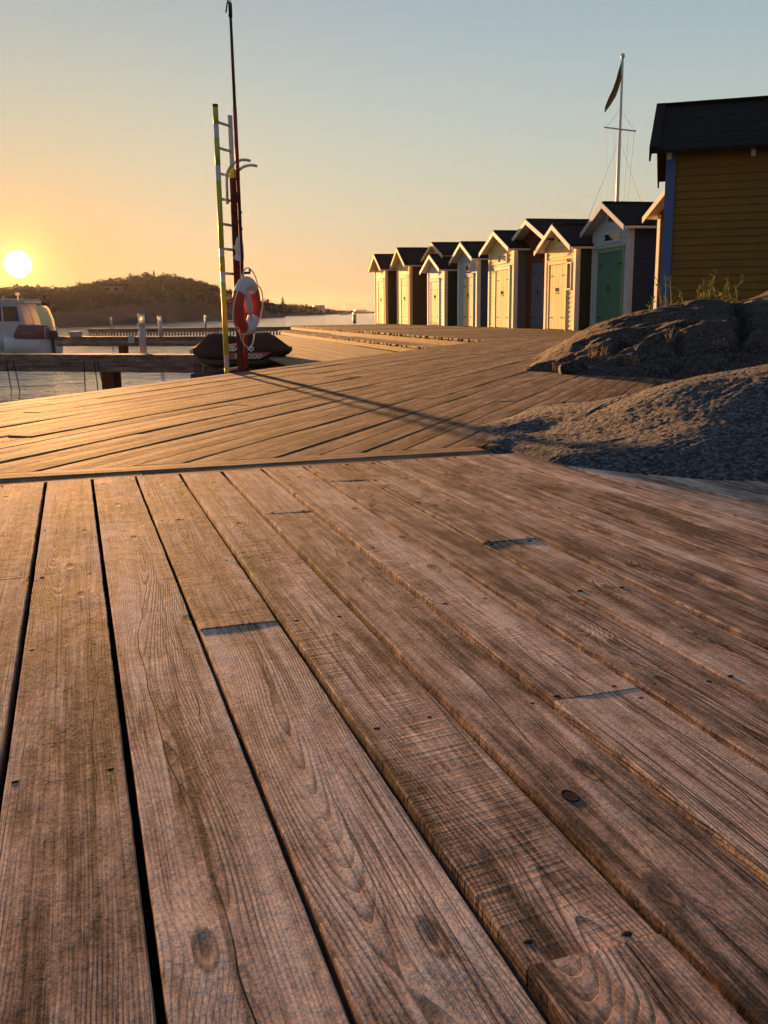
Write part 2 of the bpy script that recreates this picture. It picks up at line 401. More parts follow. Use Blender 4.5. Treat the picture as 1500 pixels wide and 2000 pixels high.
def put_plank(parent, origin, along, me, mat, z, tilt=0., roll=0.):
    me.materials.append(mat)
    o = link_mesh('plank', me, parent)
    # object x along the board, object y across; y must be left of x, so boards are laid from their right edge
    o.location = (origin.x, origin.y, z); o.rotation_euler = (roll, tilt, math.atan2(along.y, along.x)); return o

sub = MB()   # joists under the front planks
for a in (-1.36, -.86, -.36, .14, .64, 1.14, 1.62, 2.1, 2.58, 2.98, 3.41, 3.53):
    sub.obox(FA*(a-.024)+FB*(-1.4)+Vector((0, 0, -.26)), FA*.048, FB*4.6, (0, 0, .15))
deck1 = tag(sub.build('boardwalk', M['joist']), kind='structure')
gaps = [-1.02, -.87, -.72, -.57, -.42, -.272, -.122, .028, .173, .322, .469, .614, .766, .904, 1.058, 1.207, 1.364, 1.512, 1.653, 1.815, 1.982, 2.13, 2.28, 2.43, 2.58]
joints = {.028: [2.594, -.36], .173: [1.631], .322: [.638], .469: [2.57], .614: [1.141], .766: [2.99, .14], .904: [2.05], 1.207: [2.975], -.122: [-.4], -.272: [2.1, -.4],
          1.058: [.64], 1.364: [.15], 1.512: [1.14], 1.653: [.64], 1.815: [2.1], 1.982: [1.14]}
knot_z = 0.; nails = MB(); joistA = (-.36, .14, .64, 1.14, 1.62, 2.1, 2.58, 2.98)
def nail(p, z, r=.0042):
    n_ = 7; vs = [(p.x+math.cos(2*math.pi*i/n_)*r*q, p.y+math.sin(2*math.pi*i/n_)*r*q, z+dz) for q, dz in ((1.1, -.002), (1, -.0001), (.5, .0003)) for i in range(n_)]
    fs = [(a*n_+i, a*n_+(i+1) % n_, (a+1)*n_+(i+1) % n_, (a+1)*n_+i) for a in range(2) for i in range(n_)]+[tuple(range(2*n_, 3*n_))]
    nails.add(vs, fs, True)
sd = 0
for g0, g1 in zip(gaps, gaps[1:]):
    cuts = [-1.5]+sorted(joints.get(g0, []))+[3.355+rnd.uniform(-.004, .004)]
    for a0, a1 in zip(cuts, cuts[1:]):
        sd += 1; gap = (.0095 if g0 < .2 else .013)+rnd.uniform(-.0012, .0015); e0 = .0028 if a0 > -1.4 else 0
        z0 = (.0004 if a0 > -1.4 else -.0008)+rnd.uniform(-.0006, .0006)
        if abs(g0-.173) < .01 and a0 < 1: z0 = -.0025
        if abs(g0-.322) < .01 and a0 < .6: z0 = .0042
        if abs(g0-.766) < .01 and a0 > 2.5: z0 = .002
        me = plank_mesh(a1-a0-2*e0, (g1-g0)-gap, .034, .018, 0, .0009, sd, rnd.uniform(-.0012, .0012))
        org = FA*(a0+e0)+FB*(g1-gap/2)
        tl = rnd.uniform(-.0005, .0005); rl = rnd.uniform(-.004, .004); put_plank(deck1, org, FA, me, M['deck'], z0, tl, rl)
        if abs(g0-.469) < .01 and a0 < .5: knot_z = z0-tl*(.893-a0)+rl*(g1-gap/2-.509)
        ja = [j for j in joistA if a0+.1 < j < a1-.1]+([a0+.025] if a0 > -1.4 else [])+[a1-.025]
        for j in ja:
            for e in (.022, (g1-g0)-.03):
                p = FA*(j+rnd.uniform(-.012, .012))+FB*(g0+e+rnd.uniform(-.008, .008)); nail(p, z0-tl*0, rnd.uniform(.0042, .0058))
tag(nails.build('nails', M['nail'], deck1), kind='stuff')
p = FA*.893+FB*.509; m = MB()      # flat dark disc with low rim, painted shade of a fallen-out knot's hole
kr = [[(p.x+FA.x*r1*math.cos(t)+FB.x*r2*math.sin(t), p.y+FA.y*r1*math.cos(t)+FB.y*r2*math.sin(t), z+knot_z+.0003) for t in [2*math.pi*j/18 for j in range(18)]] for r1, r2, z in ((.017, .0105, -.002), (.0155, .0095, .0003), (.0125, .0075, .0003), (.011, .0065, .0001))]
m.loft(kr, False); b0 = len(m.v); m.f.append(tuple(range(b0-18, b0))); m.sm.append(False); m.build('knot', M['nail'], deck1)
# two boards laid across, between the front and the middle planks
for a0, wd, zz in ((3.365, .100, -.003), (3.472, .118, .001)):
    for b0, b1 in ((-2.4, .2 if wd < .11 else -.6), (.203 if wd < .11 else -.597, 1.55)):
        sd += 1; me = plank_mesh(b1-b0, wd, .034, .08, 0, .0013, sd)
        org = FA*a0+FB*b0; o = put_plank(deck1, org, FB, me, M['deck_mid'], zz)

# middle planks
sub = MB()
for k in range(24):
    a = .4+.62*k*1.6
    sub.obox(MA*a+MN*(-4.40)+Vector((0, 0, -.21)), MA*.048, MN*(4.40+1.6), (0, 0, .17))
deck2 = tag(sub.build('boardwalk', M['joist']), kind='structure')
PITCHM = .1392
for i in range(44):
    N0 = -4.44+i*PITCHM; N1 = N0+PITCHM
    # start on the cross boards: FA.p = 3.595 ; p = MA*s + MN*N
    fa_m, fa_n = FA.dot(MA), FA.dot(MN)
    def start(N_): return (3.596-fa_n*N_)/fa_m
    s1 = start(N1-.003); s0 = start(N0+.003)
    # far end along the line (2.3,19.0) -> (5,22.8)
    pA, pB = Vector((2.05, 18.7, 0)), Vector((5.2, 23.1, 0)); d = (pB-pA).normalized(); nn = Vector((-d.y, d.x, 0))
    q = MN*N0; send = nn.dot(pA-q)/nn.dot(MA)
    if send < 0 or send > 40: send = 26
    send = min(send, 21.5+rnd.uniform(-.01, .01)) if N0 > -3.2 else 19.6+.3*(i % 5)+.6
    s = s1; first = True; L = rnd.uniform(.8, 4.2)
    while s < send-.2:
        e = min(send, s+L)
        if send-e < .6: e = send
        sd += 1; gap = rnd.choice((.004, .005, .006, .008))
        skew = (s0-s1)/PITCHM if first else 0.0
        me = plank_mesh(e-s-.004, PITCHM-gap, .034, .22 if s < 8 else 1.2, skew, .0013, sd)
        org = MA*(s+.002)+MN*(N1-gap/2); zz = rnd.uniform(-.0018, .0014)
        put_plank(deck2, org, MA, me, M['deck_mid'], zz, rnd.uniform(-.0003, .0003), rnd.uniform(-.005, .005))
        s = e; first = False; L = 4.2
m = MB(); p0 = MN*-4.475+MA*-6; m.obox(p0+Vector((0, 0, -1.2)), MA*26.5, MN*.03, (0, 0, 1.165)); m.build('fascia_board', M['dock'], deck2)  # fascia carried far down, unseen, to keep low sun off the ground
m = MB()
for k in range(8):
    p = MN*-4.40+MA*(1+3.1*k); m.tube([(p.x, p.y, -2.2), (p.x, p.y, -.25)], .11, 10)
m.build('pile', M['dock'], deck2)

# ------------------------------------------------------------------ hut deck, steps, lower deck
FS, FR = frame(-13.8)        # along / across the steps
def boards(mb, base, along, across, n, pitch, L, z, T=.04, gap=.008, jit=.004, Lj=.02):
    for i in range(n):
        p = base+across*(i*pitch); l0 = rnd.uniform(-Lj, Lj)
        mb.obox(Vector((p.x, p.y, z-T+rnd.uniform(-jit, jit)))+along*l0, along*(L-l0), across*(pitch-gap), (0, 0, T))
q0 = FR*6.20+FS*16.6
m = MB(); boards(m, q0, FR, FS, 172, .15, 16, 0.)
d3 = tag(m.build('hut_deck', M['step']), kind='structure')
m = MB()
for k in range(7): m.obox(q0+FS*(25.7*k/7)+FR*.05+Vector((0, 0, -.17)), FS*(25.7/7-.02), FR*.045, (0, 0, .125))
m.build('riser_board', M['step'], d3)
q1 = FR*5.74+FS*16.6
m = MB(); boards(m, q1, FR, FS, 172, .15, .49, -.2)
st = tag(m.build('wooden_step', M['step']), kind='structure')
m = MB()
for k in range(7): m.obox(q1+FS*(25.7*k/7)+FR*.05+Vector((0, 0, -.37)), FS*(25.7/7-.02), FR*.045, (0, 0, .125))
m.build('riser_board', M['step'], st)
q2 = FR*2.6+FS*16.0
m = MB(); boards(m, q2, FS, FR, 22, .146, 26.3, -.4)
tag(m.build('lower_deck', M['step']), kind='structure')

# ------------------------------------------------------------------ huts
def lap_wall(mb, x0, x1, z0, z1, pitch, y0=0., clip=None, proud=.022, axis='x', sgn=-1, fixed=0.):
    """lapped horizontal boards; axis 'x': wall in the xz plane facing -y at y0; axis 'y': wall in the yz plane facing sgn*x at x=fixed"""
    z = z0; k = 0
    while z < z1-.01:
        zt = min(z+pitch, z1); a0, a1, b0, b1 = x0, x1, x0, x1
        if clip:
            a0, a1 = clip(z); b0, b1 = clip(zt); a0 = max(a0, x0); b0 = max(b0, x0); a1 = min(a1, x1); b1 = min(b1, x1)
            if b1-b0 < .02: b0 = b1 = (a0+a1)/2
            if a1-a0 < .03: break
        if axis == 'x':
            P = [(a0, y0-proud, z), (a1, y0-proud, z), (b1, y0-.004, zt), (b0, y0-.004, zt), (a0, y0+.003, z), (a1, y0+.003, z)]
        else:
            P = [(fixed+sgn*proud, a0, z), (fixed+sgn*proud, a1, z), (fixed+sgn*.004, b1, zt), (fixed+sgn*.004, b0, zt), (fixed-sgn*.003, a0, z), (fixed-sgn*.003, a1, z)]
        mb.add(P, [(0, 1, 2, 3), (4, 5, 1, 0)]); z = zt; k += 1

def hut(C, w, az, hw, hr, depth, col, label, group='huts in a row along the boardwalk', door_x=.5, door_w=1.15, door_h=1.95, transom=None, side_win=False, vent=True, low=False, ov=.28, oe=.22, name='beach_hut', gutter=True):
    """C: near front corner on the ground; local x runs along the front from the far to the near corner, y goes in"""
    a = R(az); far = Vector((C[0]+w*math.sin(a), C[1]+w*math.cos(a), C[2] if len(C) > 2 else 0))
    root = empty(name, far, math.atan2(-math.cos(a), -math.sin(a))); tag(root, label, 'hut', group)
    front, side, trim, door, dtrim = (M[c] for c in col)
    sl = (hr-hw)/(w/2)                       # roof slope
    # core walls
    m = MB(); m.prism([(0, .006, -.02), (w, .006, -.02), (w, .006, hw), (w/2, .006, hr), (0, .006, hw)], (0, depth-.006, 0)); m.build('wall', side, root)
    dx0 = w*door_x-door_w/2; dx1 = dx0+door_w
    clip = lambda z: (0, w) if z <= hw else ((z-hw)/sl, w-(z-hw)/sl)
    m = MB(); P_ = .125
    if door_w > 0:
        lap_wall(m, .1, dx0-.07, .02, door_h+.06, P_); lap_wall(m, dx1+.07, w-.1, .02, door_h+.06, P_)
        lap_wall(m, .1, w-.1, door_h+.06, hw, P_)
    else: lap_wall(m, .1, w-.1, .02, hw, P_)
    lap_wall(m, 0, w, hw, hr, P_, clip=clip); m.build('front_siding', front, root)
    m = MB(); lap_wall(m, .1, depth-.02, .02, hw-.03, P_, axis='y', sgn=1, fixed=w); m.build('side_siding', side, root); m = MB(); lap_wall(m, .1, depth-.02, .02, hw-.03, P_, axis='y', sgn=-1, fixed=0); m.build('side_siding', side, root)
    for x0, x1, nm in ((-.03, .1, 0), (w-.1, w+.03, 1)):
        m = MB(); m.box(x0, x1, -.036, -.002, 0, hw-.02)
        if nm == 0: m.box(x0, x0+.028, -.002, .10, 0, hw-.02)
        else: m.box(x1-.028, x1, -.002, .10, 0, hw-.02)
        m.build('corner_board', trim, root)
    # roof slabs, soffit, bargeboards
    T = .05; ez = hw-oe*sl
    m = MB()
    for s_ in (-1, 1):
        xe = (w/2)*(1+s_)+s_*oe
        m.prism([(w/2, -ov, hr+.035), (xe, -ov, ez+.035), (xe, -ov, ez+.035+T), (w/2, -ov, hr+.035+T)][::s_], (0, depth+ov+.15, 0))
    m.box(w/2-.07, w/2+.07, -ov-.002, depth+.152, hr+.03+T, hr+.055+T); m.build('roof', M['roof'], root)
    m = MB()
    for s_ in (-1, 1):
        xe = (w/2)*(1+s_)+s_*(oe-.01)
        m.prism([(w/2, -ov+.01, hr+.008), (xe, -ov+.01, ez+.012), (xe, -ov+.01, ez+.034), (w/2, -ov+.01, hr+.034)][::s_], (0, ov+depth+.1, 0))
    m.build('soffit', trim, root)
    for s_ in (-1, 1):
        m = MB(); xe = (w/2)*(1+s_)+s_*(oe+.015); bz = .12
        m.prism([(w/2, -ov-.026, hr+.06-bz), (xe, -ov-.026, ez+.05-bz), (xe, -ov-.026, ez+.06), (w/2, -ov-.026, hr+.072)][::s_], (0, .024, 0)); m.build('bargeboard', trim, root)
    if door_w > 0:
        m = MB(); m.box(dx0-.075, dx0, -.045, -.002, 0, door_h); m.box(dx1, dx1+.075, -.045, -.002, 0, door_h); m.box(dx0-.09, dx1+.09, -.052, -.002, door_h+.001, door_h+.1)
        m.box(dx0-.11, dx1+.11, -.075, -.002, door_h+.101, door_h+.122); df = m.build('door_frame', dtrim, root)
        lw = door_w/2
        for i in range(2):
            m = MB(); nb = 5; bw = (lw-.008)/nb; x0 = dx0+.004+i*lw
            m.box(x0, x0+lw-.008, -.012, -.002, .02, door_h-.01)
            for b in range(nb): m.box(x0+b*bw, x0+(b+1)*bw-.011, -.030-.002*((b+i) % 2), -.0121, .02, door_h-.012)
            lf = m.build('door_leaf', door, root)
            for hz in (.32, door_h-.33):
                m = MB(); xx = x0+.005 if i == 0 else x0+lw-.013-.3; m.box(xx, xx+.3, -.038, -.0325, hz, hz+.035); m.build('hinge', M['iron'], lf)
            if i == 0:
                m = MB(); m.box(x0+lw-.10, x0+lw+.10, -.046, -.0325, 1.0, 1.03); m.box(x0+lw-.06, x0+lw-.03, -.06, -.0325, 1.06, 1.16); m.build('latch', M['iron'], lf)
    if transom:
        tx, tz, tw, th = transom; x0 = w*tx-tw/2
        m = MB(); f = .055
        m.box(x0-f, x0+tw+f, -.05, -.003, tz-f, tz); m.box(x0-f, x0+tw+f, -.05, -.003, tz+th, tz+th+f); m.box(x0-f, x0, -.05, -.003, tz, tz+th); m.box(x0+tw, x0+tw+f, -.05, -.003, tz, tz+th)
        wf = m.build('window', trim, root); m = MB(); m.box(x0, x0+tw, -.0265, -.0245, tz, tz+th); m.build('pane', M['glass'], wf)
    if side_win:
        x0 = dx1+.12; x1 = min(w-.13, x0+.24); z0, z1, f = 1.12, door_h-.02, .04
        m = MB(); m.box(x0-f, x1+f, -.06, -.003, z0-f, z0); m.box(x0-f, x1+f, -.05, -.003, z1, z1+f); m.box(x0-f, x0, -.05, -.003, z0, z1); m.box(x1, x1+f, -.05, -.003, z0, z1)
        wf = m.build('window', trim, root); m = MB(); m.box(x0, x1, -.0265, -.0245, z0, z1); m.build('pane', M['glass'], wf)
    if vent:
        zc = hw+(hr-hw)*.42; m = MB(); m.box(w/2-.12, w/2+.12, -.05, -.003, zc-.09, zc+.09); m.box(w/2-.15, w/2+.15, -.07, -.003, zc+.0905, zc+.115); v_ = m.build('gable_vent', dtrim, root)
        m = MB()
        for k in range(2): m.box(w/2-.1+k*.11, w/2-.01+k*.11, -.056, -.0505, zc-.07, zc+.07)
        m.build('vent_opening', M['iron'], v_)
    if gutter:
        m = MB(); x = w+oe+.05; z = ez+.02
        pts = [(x+.05*math.cos(t), z+.05*math.sin(t)) for t in [math.pi+math.pi*k/6 for k in range(7)]]
        rings = [[(px, yy, pz) for px, pz in pts]+[(px*.9+x*.1, yy, pz+.006) for px, pz in pts[::-1]] for yy in (-ov+.03, depth+.1)]
        m.loft(rings, True, False); m.add([(px, -ov+.028, pz) for px, pz in pts], [tuple(range(7))]); m.build('gutter', M['white'], root)
    return root

def corner(k, c=12.5): D = c/(k+.2773); return (k*D, D)
AZH = -12
#            k      w    hw    hr   front     side        trim     door     doortrim
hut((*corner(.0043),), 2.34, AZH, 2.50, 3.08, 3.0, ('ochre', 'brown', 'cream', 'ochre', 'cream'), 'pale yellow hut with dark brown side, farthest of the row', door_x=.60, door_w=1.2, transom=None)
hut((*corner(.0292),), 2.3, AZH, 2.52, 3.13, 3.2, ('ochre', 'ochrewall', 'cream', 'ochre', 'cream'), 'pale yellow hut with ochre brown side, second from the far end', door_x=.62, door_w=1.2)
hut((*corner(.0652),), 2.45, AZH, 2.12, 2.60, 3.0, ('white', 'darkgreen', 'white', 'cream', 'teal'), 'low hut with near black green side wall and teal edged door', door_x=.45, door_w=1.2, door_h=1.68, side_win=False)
hut((*corner(.0987, 12.63),), 2.3, AZH, 2.36, 2.85, 3.0, ('shadedblue', 'blue', 'white', 'cream', 'shadedblue'), 'pale blue hut with blue side wall and one door leaf in shade', door_x=.56, door_w=1.15, door_h=1.72, transom=(.56, 1.96, .55, .17))
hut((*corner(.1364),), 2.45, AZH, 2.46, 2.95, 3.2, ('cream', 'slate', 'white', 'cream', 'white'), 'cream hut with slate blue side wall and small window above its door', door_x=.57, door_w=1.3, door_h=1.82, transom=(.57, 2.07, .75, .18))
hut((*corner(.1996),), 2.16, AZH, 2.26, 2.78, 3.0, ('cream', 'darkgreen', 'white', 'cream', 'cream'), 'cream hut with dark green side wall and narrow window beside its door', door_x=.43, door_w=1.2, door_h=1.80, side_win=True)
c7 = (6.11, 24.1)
hut((*c7,), 2.1, AZH, 2.60, 3.12, 3.4, ('shadedblue', 'navy', 'shadedblue', 'greendoor', 'greentrim'), 'pale blue hut with sea green double door and navy side wall', door_x=.52, door_w=1.4, door_h=1.98, transom=(.55, 2.27, .85, .16))
hut((6.75, 19.6), 2.5, AZH, 2.62, 3.25, 3.0, ('ochrewall', 'ochrewall', 'white', 'rust', 'rust'), 'hut half hidden behind the yellow house, one white edged gable slope showing', door_x=.5, door_w=1.2)
# two wider huts with low roofs, set back between the others
hut((2.55, 37.6), 2.5, AZH, 2.70, 3.12, 3.0, ('cream', 'brown', 'cream', 'brown', 'cream'), 'low pitched brown hut set back behind the dark green one with the teal door edge', 'low pitched huts set back in the row', door_x=.5, door_w=1.2, ov=.3, oe=.35, vent=False, gutter=False)
hut((4.95, 28.25), 2.6, AZH, 2.62, 3.12, 3.6, ('rust', 'rust', 'white', 'slate', 'rust'), 'low pitched rust red hut set back behind the cream hut with the narrow window', 'low pitched huts set back in the row', door_x=.62, door_w=1.2, ov=.35, oe=.45, vent=False, gutter=False)

# ------------------------------------------------------------------ yellow house
def yellow_house():
    az = 108; a = R(az); root = empty('boathouse', (4.90, 17.0, -.3), math.atan2(math.cos(a), math.sin(a)))
    tag(root, 'yellow boarded boathouse with black roof and blue corner board behind the rock', 'house')
    L, Wd, hw, hr = 6.0, 3.2, 3.53, 4.40; sl = (hr-hw)/(Wd/2)
    m = MB(); m.prism([(0, .03, 0), (0, Wd-.03, 0), (0, Wd-.03, hw), (0, Wd/2, hr), (0, .03, hw)][::-1], (L, 0, 0)); m.build('wall', M['yellowwall'], root)
    z = .02; k = 0; pitch = .1265
    while z < hw-.06:
        z1 = z+pitch; m = MB(); q = rnd.uniform(-.0015, .0015)
        m.add([(.14, -.004+q, z), (L-.14, -.004+q, z), (L-.14, .018+q, z1+.012), (.14, .018+q, z1+.012), (.14, .026, z), (L-.14, .026, z), (.14, .03, z1+.012), (L-.14, .03, z1+.012)],
              [(0, 1, 2, 3), (4, 5, 1, 0), (0, 3, 6, 4), (1, 5, 7, 2)])
        m.build('board', M['yellowwall'], root); z = z1
    m = MB(); lap_wall(m, .14, Wd-.14, .02, hw, pitch, axis='y', sgn=-1, fixed=-.005); m.build('gable_siding', M['yellowwall'], root)
    m = MB(); m.box(-.028, .135, -.03, .004, 0, hw-.06); m.box(-.028, -.001, .004, .13, 0, hw-.06); m.build('corner_board', M['bluepost'], root)
    m = MB(); m.box(L-.135, L+.028, -.03, .004, 0, hw-.06); m.build('corner_board', M['bluepost'], root)
    oe, og, T = .30, .27, .06; m = MB(); ez = hw-oe*sl
    for s_ in (-1, 1):
        ye = Wd/2*(1+s_)+s_*oe
        m.prism([(-og, Wd/2, hr+.03), (-og, ye, ez+.03), (-og, ye, ez+.03+T), (-og, Wd/2, hr+.03+T)][::-s_], (L+2*og, 0, 0))
    rf = m.build('roof', M['roof'], root)
    m = MB(); m.box(-og-.005, L+og, Wd/2-.09, Wd/2+.09, hr+.045+T, hr+.07+T); m.build('ridge_cap', M['roof'], rf)
    for k in range(5):      # felt laps
        u = (k+.6)/5.4; yy = -oe+(Wd/2+oe)*u; zz = ez+(hr-ez)*u+.03+T
        m = MB(); m.obox((-og+.01, yy, zz-.002), (L+2*og-.02, 0, 0), (0, .30/ (5)*1.0, .30/5*sl), (0, -.004*sl, .007)); m.build('felt_lap', M['roof'], rf)
    for s_ in (-1, 1):
        ye = Wd/2*(1+s_)+s_*(oe+.02); m = MB()
        m.prism([(-og-.03, Wd/2, hr-.07), (-og-.03, ye, ez-.09), (-og-.03, ye, ez+.12), (-og-.03, Wd/2, hr+.14)][::-s_], (.03, 0, 0)); m.build('bargeboard', M['roof'], root)
        m = MB(); m.obox((-og-.03, Wd/2, hr+.135), (.16, 0, 0), (0, (Wd/2+oe+.02)*s_, -(Wd/2+oe)*sl-.005), (0, 0, .016)); m.build('barge_cap', M['roof'], root)
    m = MB(); m.box(-.02, .06, -.055, -.031, hw-.20, hw-.07); m.build('rafter_end', M['white'], root)
    m = MB(); m.box(1.32, 1.39, -.055, -.0045, hw-.22, hw-.10); m.build('rafter_end', M['white'], root)
yellow_house()

# ------------------------------------------------------------------ docks with lamps
def dock(p0, p1, width, z, name, label, depth=.40, slats=None, piles=()):
    p0, p1 = Vector((*p0, 0)), Vector((*p1, 0)); d = p1-p0; L = d.length; d.normalize()
    root = empty(name, (p0.x, p0.y, z), math.atan2(d.y, d.x)); tag(root, label, 'dock', 'docks reaching into the harbour')
    m = MB(); nb = int(L/.14)
    for i in range(nb): m.box(i*.14, i*.14+.131, 0, width, -.045, rnd.uniform(-.003, .003))
    tag(m.build('deck_boards', M['dock'], root), kind='stuff')
    zz = -.047
    for k, hgt in enumerate((.13, .10, depth-.047-.13-.10-.016)):
        for y0 in (-.012*(1+(k % 2)), width-.06):
            m = MB(); m.box(-.02, L+.02, y0, y0+.07, zz-hgt, zz); m.build('side_beam', M['dock'], root)
        zz -= hgt+.008
    for x, r in piles:
        m = MB(); m.box(x-r, x+r, .12, .12+2*r, -1.9, -depth+.02); m.build('pile', M['rust'], root)
    if slats:
        a, b, step = slats; x = a; m = MB()
        while x < b: m.box(x, x+step*.55, -.07, -.04, -.62, -.05); x += step
        tag(m.build('fender_slats', M['dock'], root), kind='stuff')
    return root
dock((-16.5, 26.4), (-2.0, 21.9), .75, -.40, 'dock', 'nearest timber dock with a thick rust red pile under it', .42, None, [(10.15, .17), (3.0, .17)])
dock((-14.71, 43.5), (-4.2, 40.6), .9, -.40, 'dock', 'middle timber dock behind the lamp post, shorter at its left end', .42, None, [(3.2, .16), (7.1, .16)])
dock((-20.9, 68.7), (-3.5, 67.3), 1.2, -.40, 'dock', 'farthest dock hung with a row of upright fender slats', .30, (.1, 17.3, .22), [])

def lamp(p, z, h, label, tall=False):
    root = empty('dock_lamp', (*p, z)); tag(root, label, 'lamp', 'dock lamps with pale lenses')
    m = MB(); r = .085; m.tube([(0, 0, 0), (0, 0, h*.72)], r, 12); m.build('post', M['bin'], root)
    m = MB(); m.tube([(0, 0, h*.70), (0, 0, h*.76)], r*1.22, 12); m.build('collar', M['bin'], root)
    m = MB(); m.tube([(0, 0, h*.761), (0, 0, h*.955)], r*.98, 12); m.build('lens', M['lens'], root)
    m = MB(); m.tube([(0, 0, h*.956), (0, 0, h)], [r*1.1, r*.9], 12); m.build('cap', M['bin'], root)
lamp((-6.03, 24.25), -.40, .97, 'tallest dock lamp, standing on the nearest dock')
lamp((-9.76, 42.5), -.40, .88, 'dock lamp on the middle dock, right of the tall one')
lamp((-12.45, 68.2), -.40, .86, 'small dock lamp on the far slatted dock, just left of the ladder')
lamp((-1.33, 46.9), .0, .55, 'small dock lamp on the far edge of the hut deck')
lamp((-19.41, 69.3), -.40, .80, 'thin far dock lamp near the left end of the slatted dock')

def bin_(p, z, w, d, h, label):
    m = MB(); t = .9; m.loft([[(-w/2*k, -d/2*k, zz), (w/2*k, -d/2*k, zz), (w/2*k, d/2*k, zz), (-w/2*k, d/2*k, zz)] for k, zz in ((.85, 0), (1, h*.9), (1.06, h*.9), (1.06, h))], True, False)
    tag(m.build('storage_tub', M['bin'], None, (*p, z), (0, 0, -.2)), label, 'tub')
bin_((-13.95, 43.9), -.40, .48, .4, .24, 'grey plastic tub standing on the middle dock left end')
def elec_box():
    m = MB(); m.box(-.14, .14, -.08, 0, 0, .26); m.box(-.16, .16, -.1, .0, .261, .285)
    tag(m.build('junction_box', M['bin'], None, (-11.0, 42.35, -.66), (0, 0, -.25)), 'pale grey box fixed to the side of the middle dock', 'box')
elec_box()

# ropes hanging from the nearest dock
def rope(pts, r, label):
    m = MB(); m.tube(pts, r, 6); tag(m.build('mooring_rope', M['iron']), label, 'rope', 'mooring ropes under the nearest dock')
def at_d1(x): t = (x+16.5)/14.5; return 26.4-4.5*t-.03
for x0, dx, lab in ((-9.5, .10, 'thin rope slanting into the water under the dock, far left'), (-9.3, .14, 'second slanting rope beside the far left one'), (-7.33, 0., 'upright thin rope left of the rust red pile'), (-7.05, .07, 'thicker rope between the upright rope and the rust red pile'), (-6.96, .14, 'slanting rope touching the rust red pile')):
    y = at_d1(x0); rope([(x0, y, -.55), (x0+dx*.5, y-.02, -.95), (x0+dx, y-.05, -1.4)], .012, lab)
for x0 in (-4.42, -4.30, -4.16): y = at_d1(x0); rope([(x0, y-.02, -.6), (x0+.01, y-.04, -1.4)], .012, 'thin rope under the jet ski, '+('left', 'middle', 'right')[int(round((x0+4.42)/.13))]+' of the three')

# ------------------------------------------------------------------ rescue ladder, post, pole, lifebuoy, sign (upright plane along the deck edge)
def mp(s, n, z): p = MA*s+MN*n; return Vector((p.x, p.y, z))
def local(base):
    return lambda s, n, z: mp(s, n, z)-base
RZM = math.atan2(MA.y, MA.x)
def lp(s, n, z, s0, n0): return (s-s0, -(n-n0), z)     # inside an empty turned by RZM: x along the edge, y away from the deck
def rescue_ladder():
    s0, n0 = 8.32, -4.62
    root = empty('rescue_ladder', mp(s0, n0, 0), RZM); tag(root, 'yellow and white banded rescue ladder standing on the deck edge beside the red post', 'ladder')
    def seg(mb, z0, z1, s, r, ): mb.tube([lp(s, n0, z0, s0, n0), lp(s, n0, z1, s0, n0)], r, 14)
    m = MB(); seg(m, -.45, 2.42, 8.19, .0235); rail = m.build('rail', M['silver'], root)
    bands = [(-.04, .03), (.16, .84), (.94, 1.075), (1.15, 1.76), (1.90, 2.14), (2.26, 2.41)]
    for a, b in bands:
        m = MB(); seg(m, a, b, 8.19, .0246); m.build('reflective_band', M['yellow'], rail)
    m = MB(); seg(m, 2.405, 2.43, 8.19, .0252); m.build('rail_cap', M['iron'], rail)
    m = MB(); seg(m, -.45, 2.38, 8.46, .0225); m.build('rail', M['rungs'], root)
    for k in range(12):
        z = .02+.2262*k
        if z > 2.35: break
        m = MB(); m.tube([lp(8.205, n0, z, s0, n0), lp(8.445, n0, z, s0, n0)], .013, 10); m.build('rung', M['rungs'], root)
    for s, dz in ((8.27, 0), (8.40, -.03)):      # hooks that hang the ladder on the quay
        pts = [lp(s, n0+.04, 1.56, s0, n0), lp(s, n0+.04, 1.74, s0, n0)]
        for k in range(1, 9): t = math.pi*.62*k/8; pts.append(lp(s+.10*(1-math.cos(t))*.35, n0+.04+.17*(1-math.cos(t)), 1.78+dz+.17*math.sin(t), s0, n0))
        m = MB(); m.tube(pts, .013, 10); m.build('quay_hook', M['rungs'], root)
rescue_ladder()
def safety_post():
    s0, n0 = 8.36, -4.55
    root = empty('safety_post', mp(s0, n0, 0), RZM); tag(root, 'dark red square post with a yellow top band carrying the lifebuoy', 'post')
    m = MB(); m.box(-.032, .032, -.03, .03, -.45, 1.83); m.build('post', M['postred'], root)
    m = MB(); m.box(-.0335, .0335, -.0315, .0315, 1.80, 1.88); m.build('top_band', M['yellow'], root)
    m = MB(); m.box(-.09, .09, -.05, .05, -.06, -.02); m.tube([(-.07, -.055, -.04), (-.07, .055, -.04)], .022, 8); m.tube([(.09, -.055, -.03), (.09, .055, -.03)], .022, 8); m.build('foot_plate', M['iron'], root)
    for z in (1.34, 1.49, 1.16, 1.07):
        m = MB(); m.tube([(-.12, -.045, z), (.03, -.045, z)], .013, 8); m.tube([(-.125, -.045, z), (-.09, -.045, z)], .02, 8); m.build('bracket', M['rungs'] if z < 1.2 else M['postred'], root)
    m = MB(); m.tube([(0, -.03, .93), (0, -.13, .93), (0, -.13, .97)], .012, 8); m.build('buoy_hook', M['iron'], root)
    m = MB(); m.obox((-.5, .02, -.14), (1.2, 0, 0), (0, .22, 0), (0, 0, .05)); m.build('mounting_ledge', M['deck'], root)
safety_post()
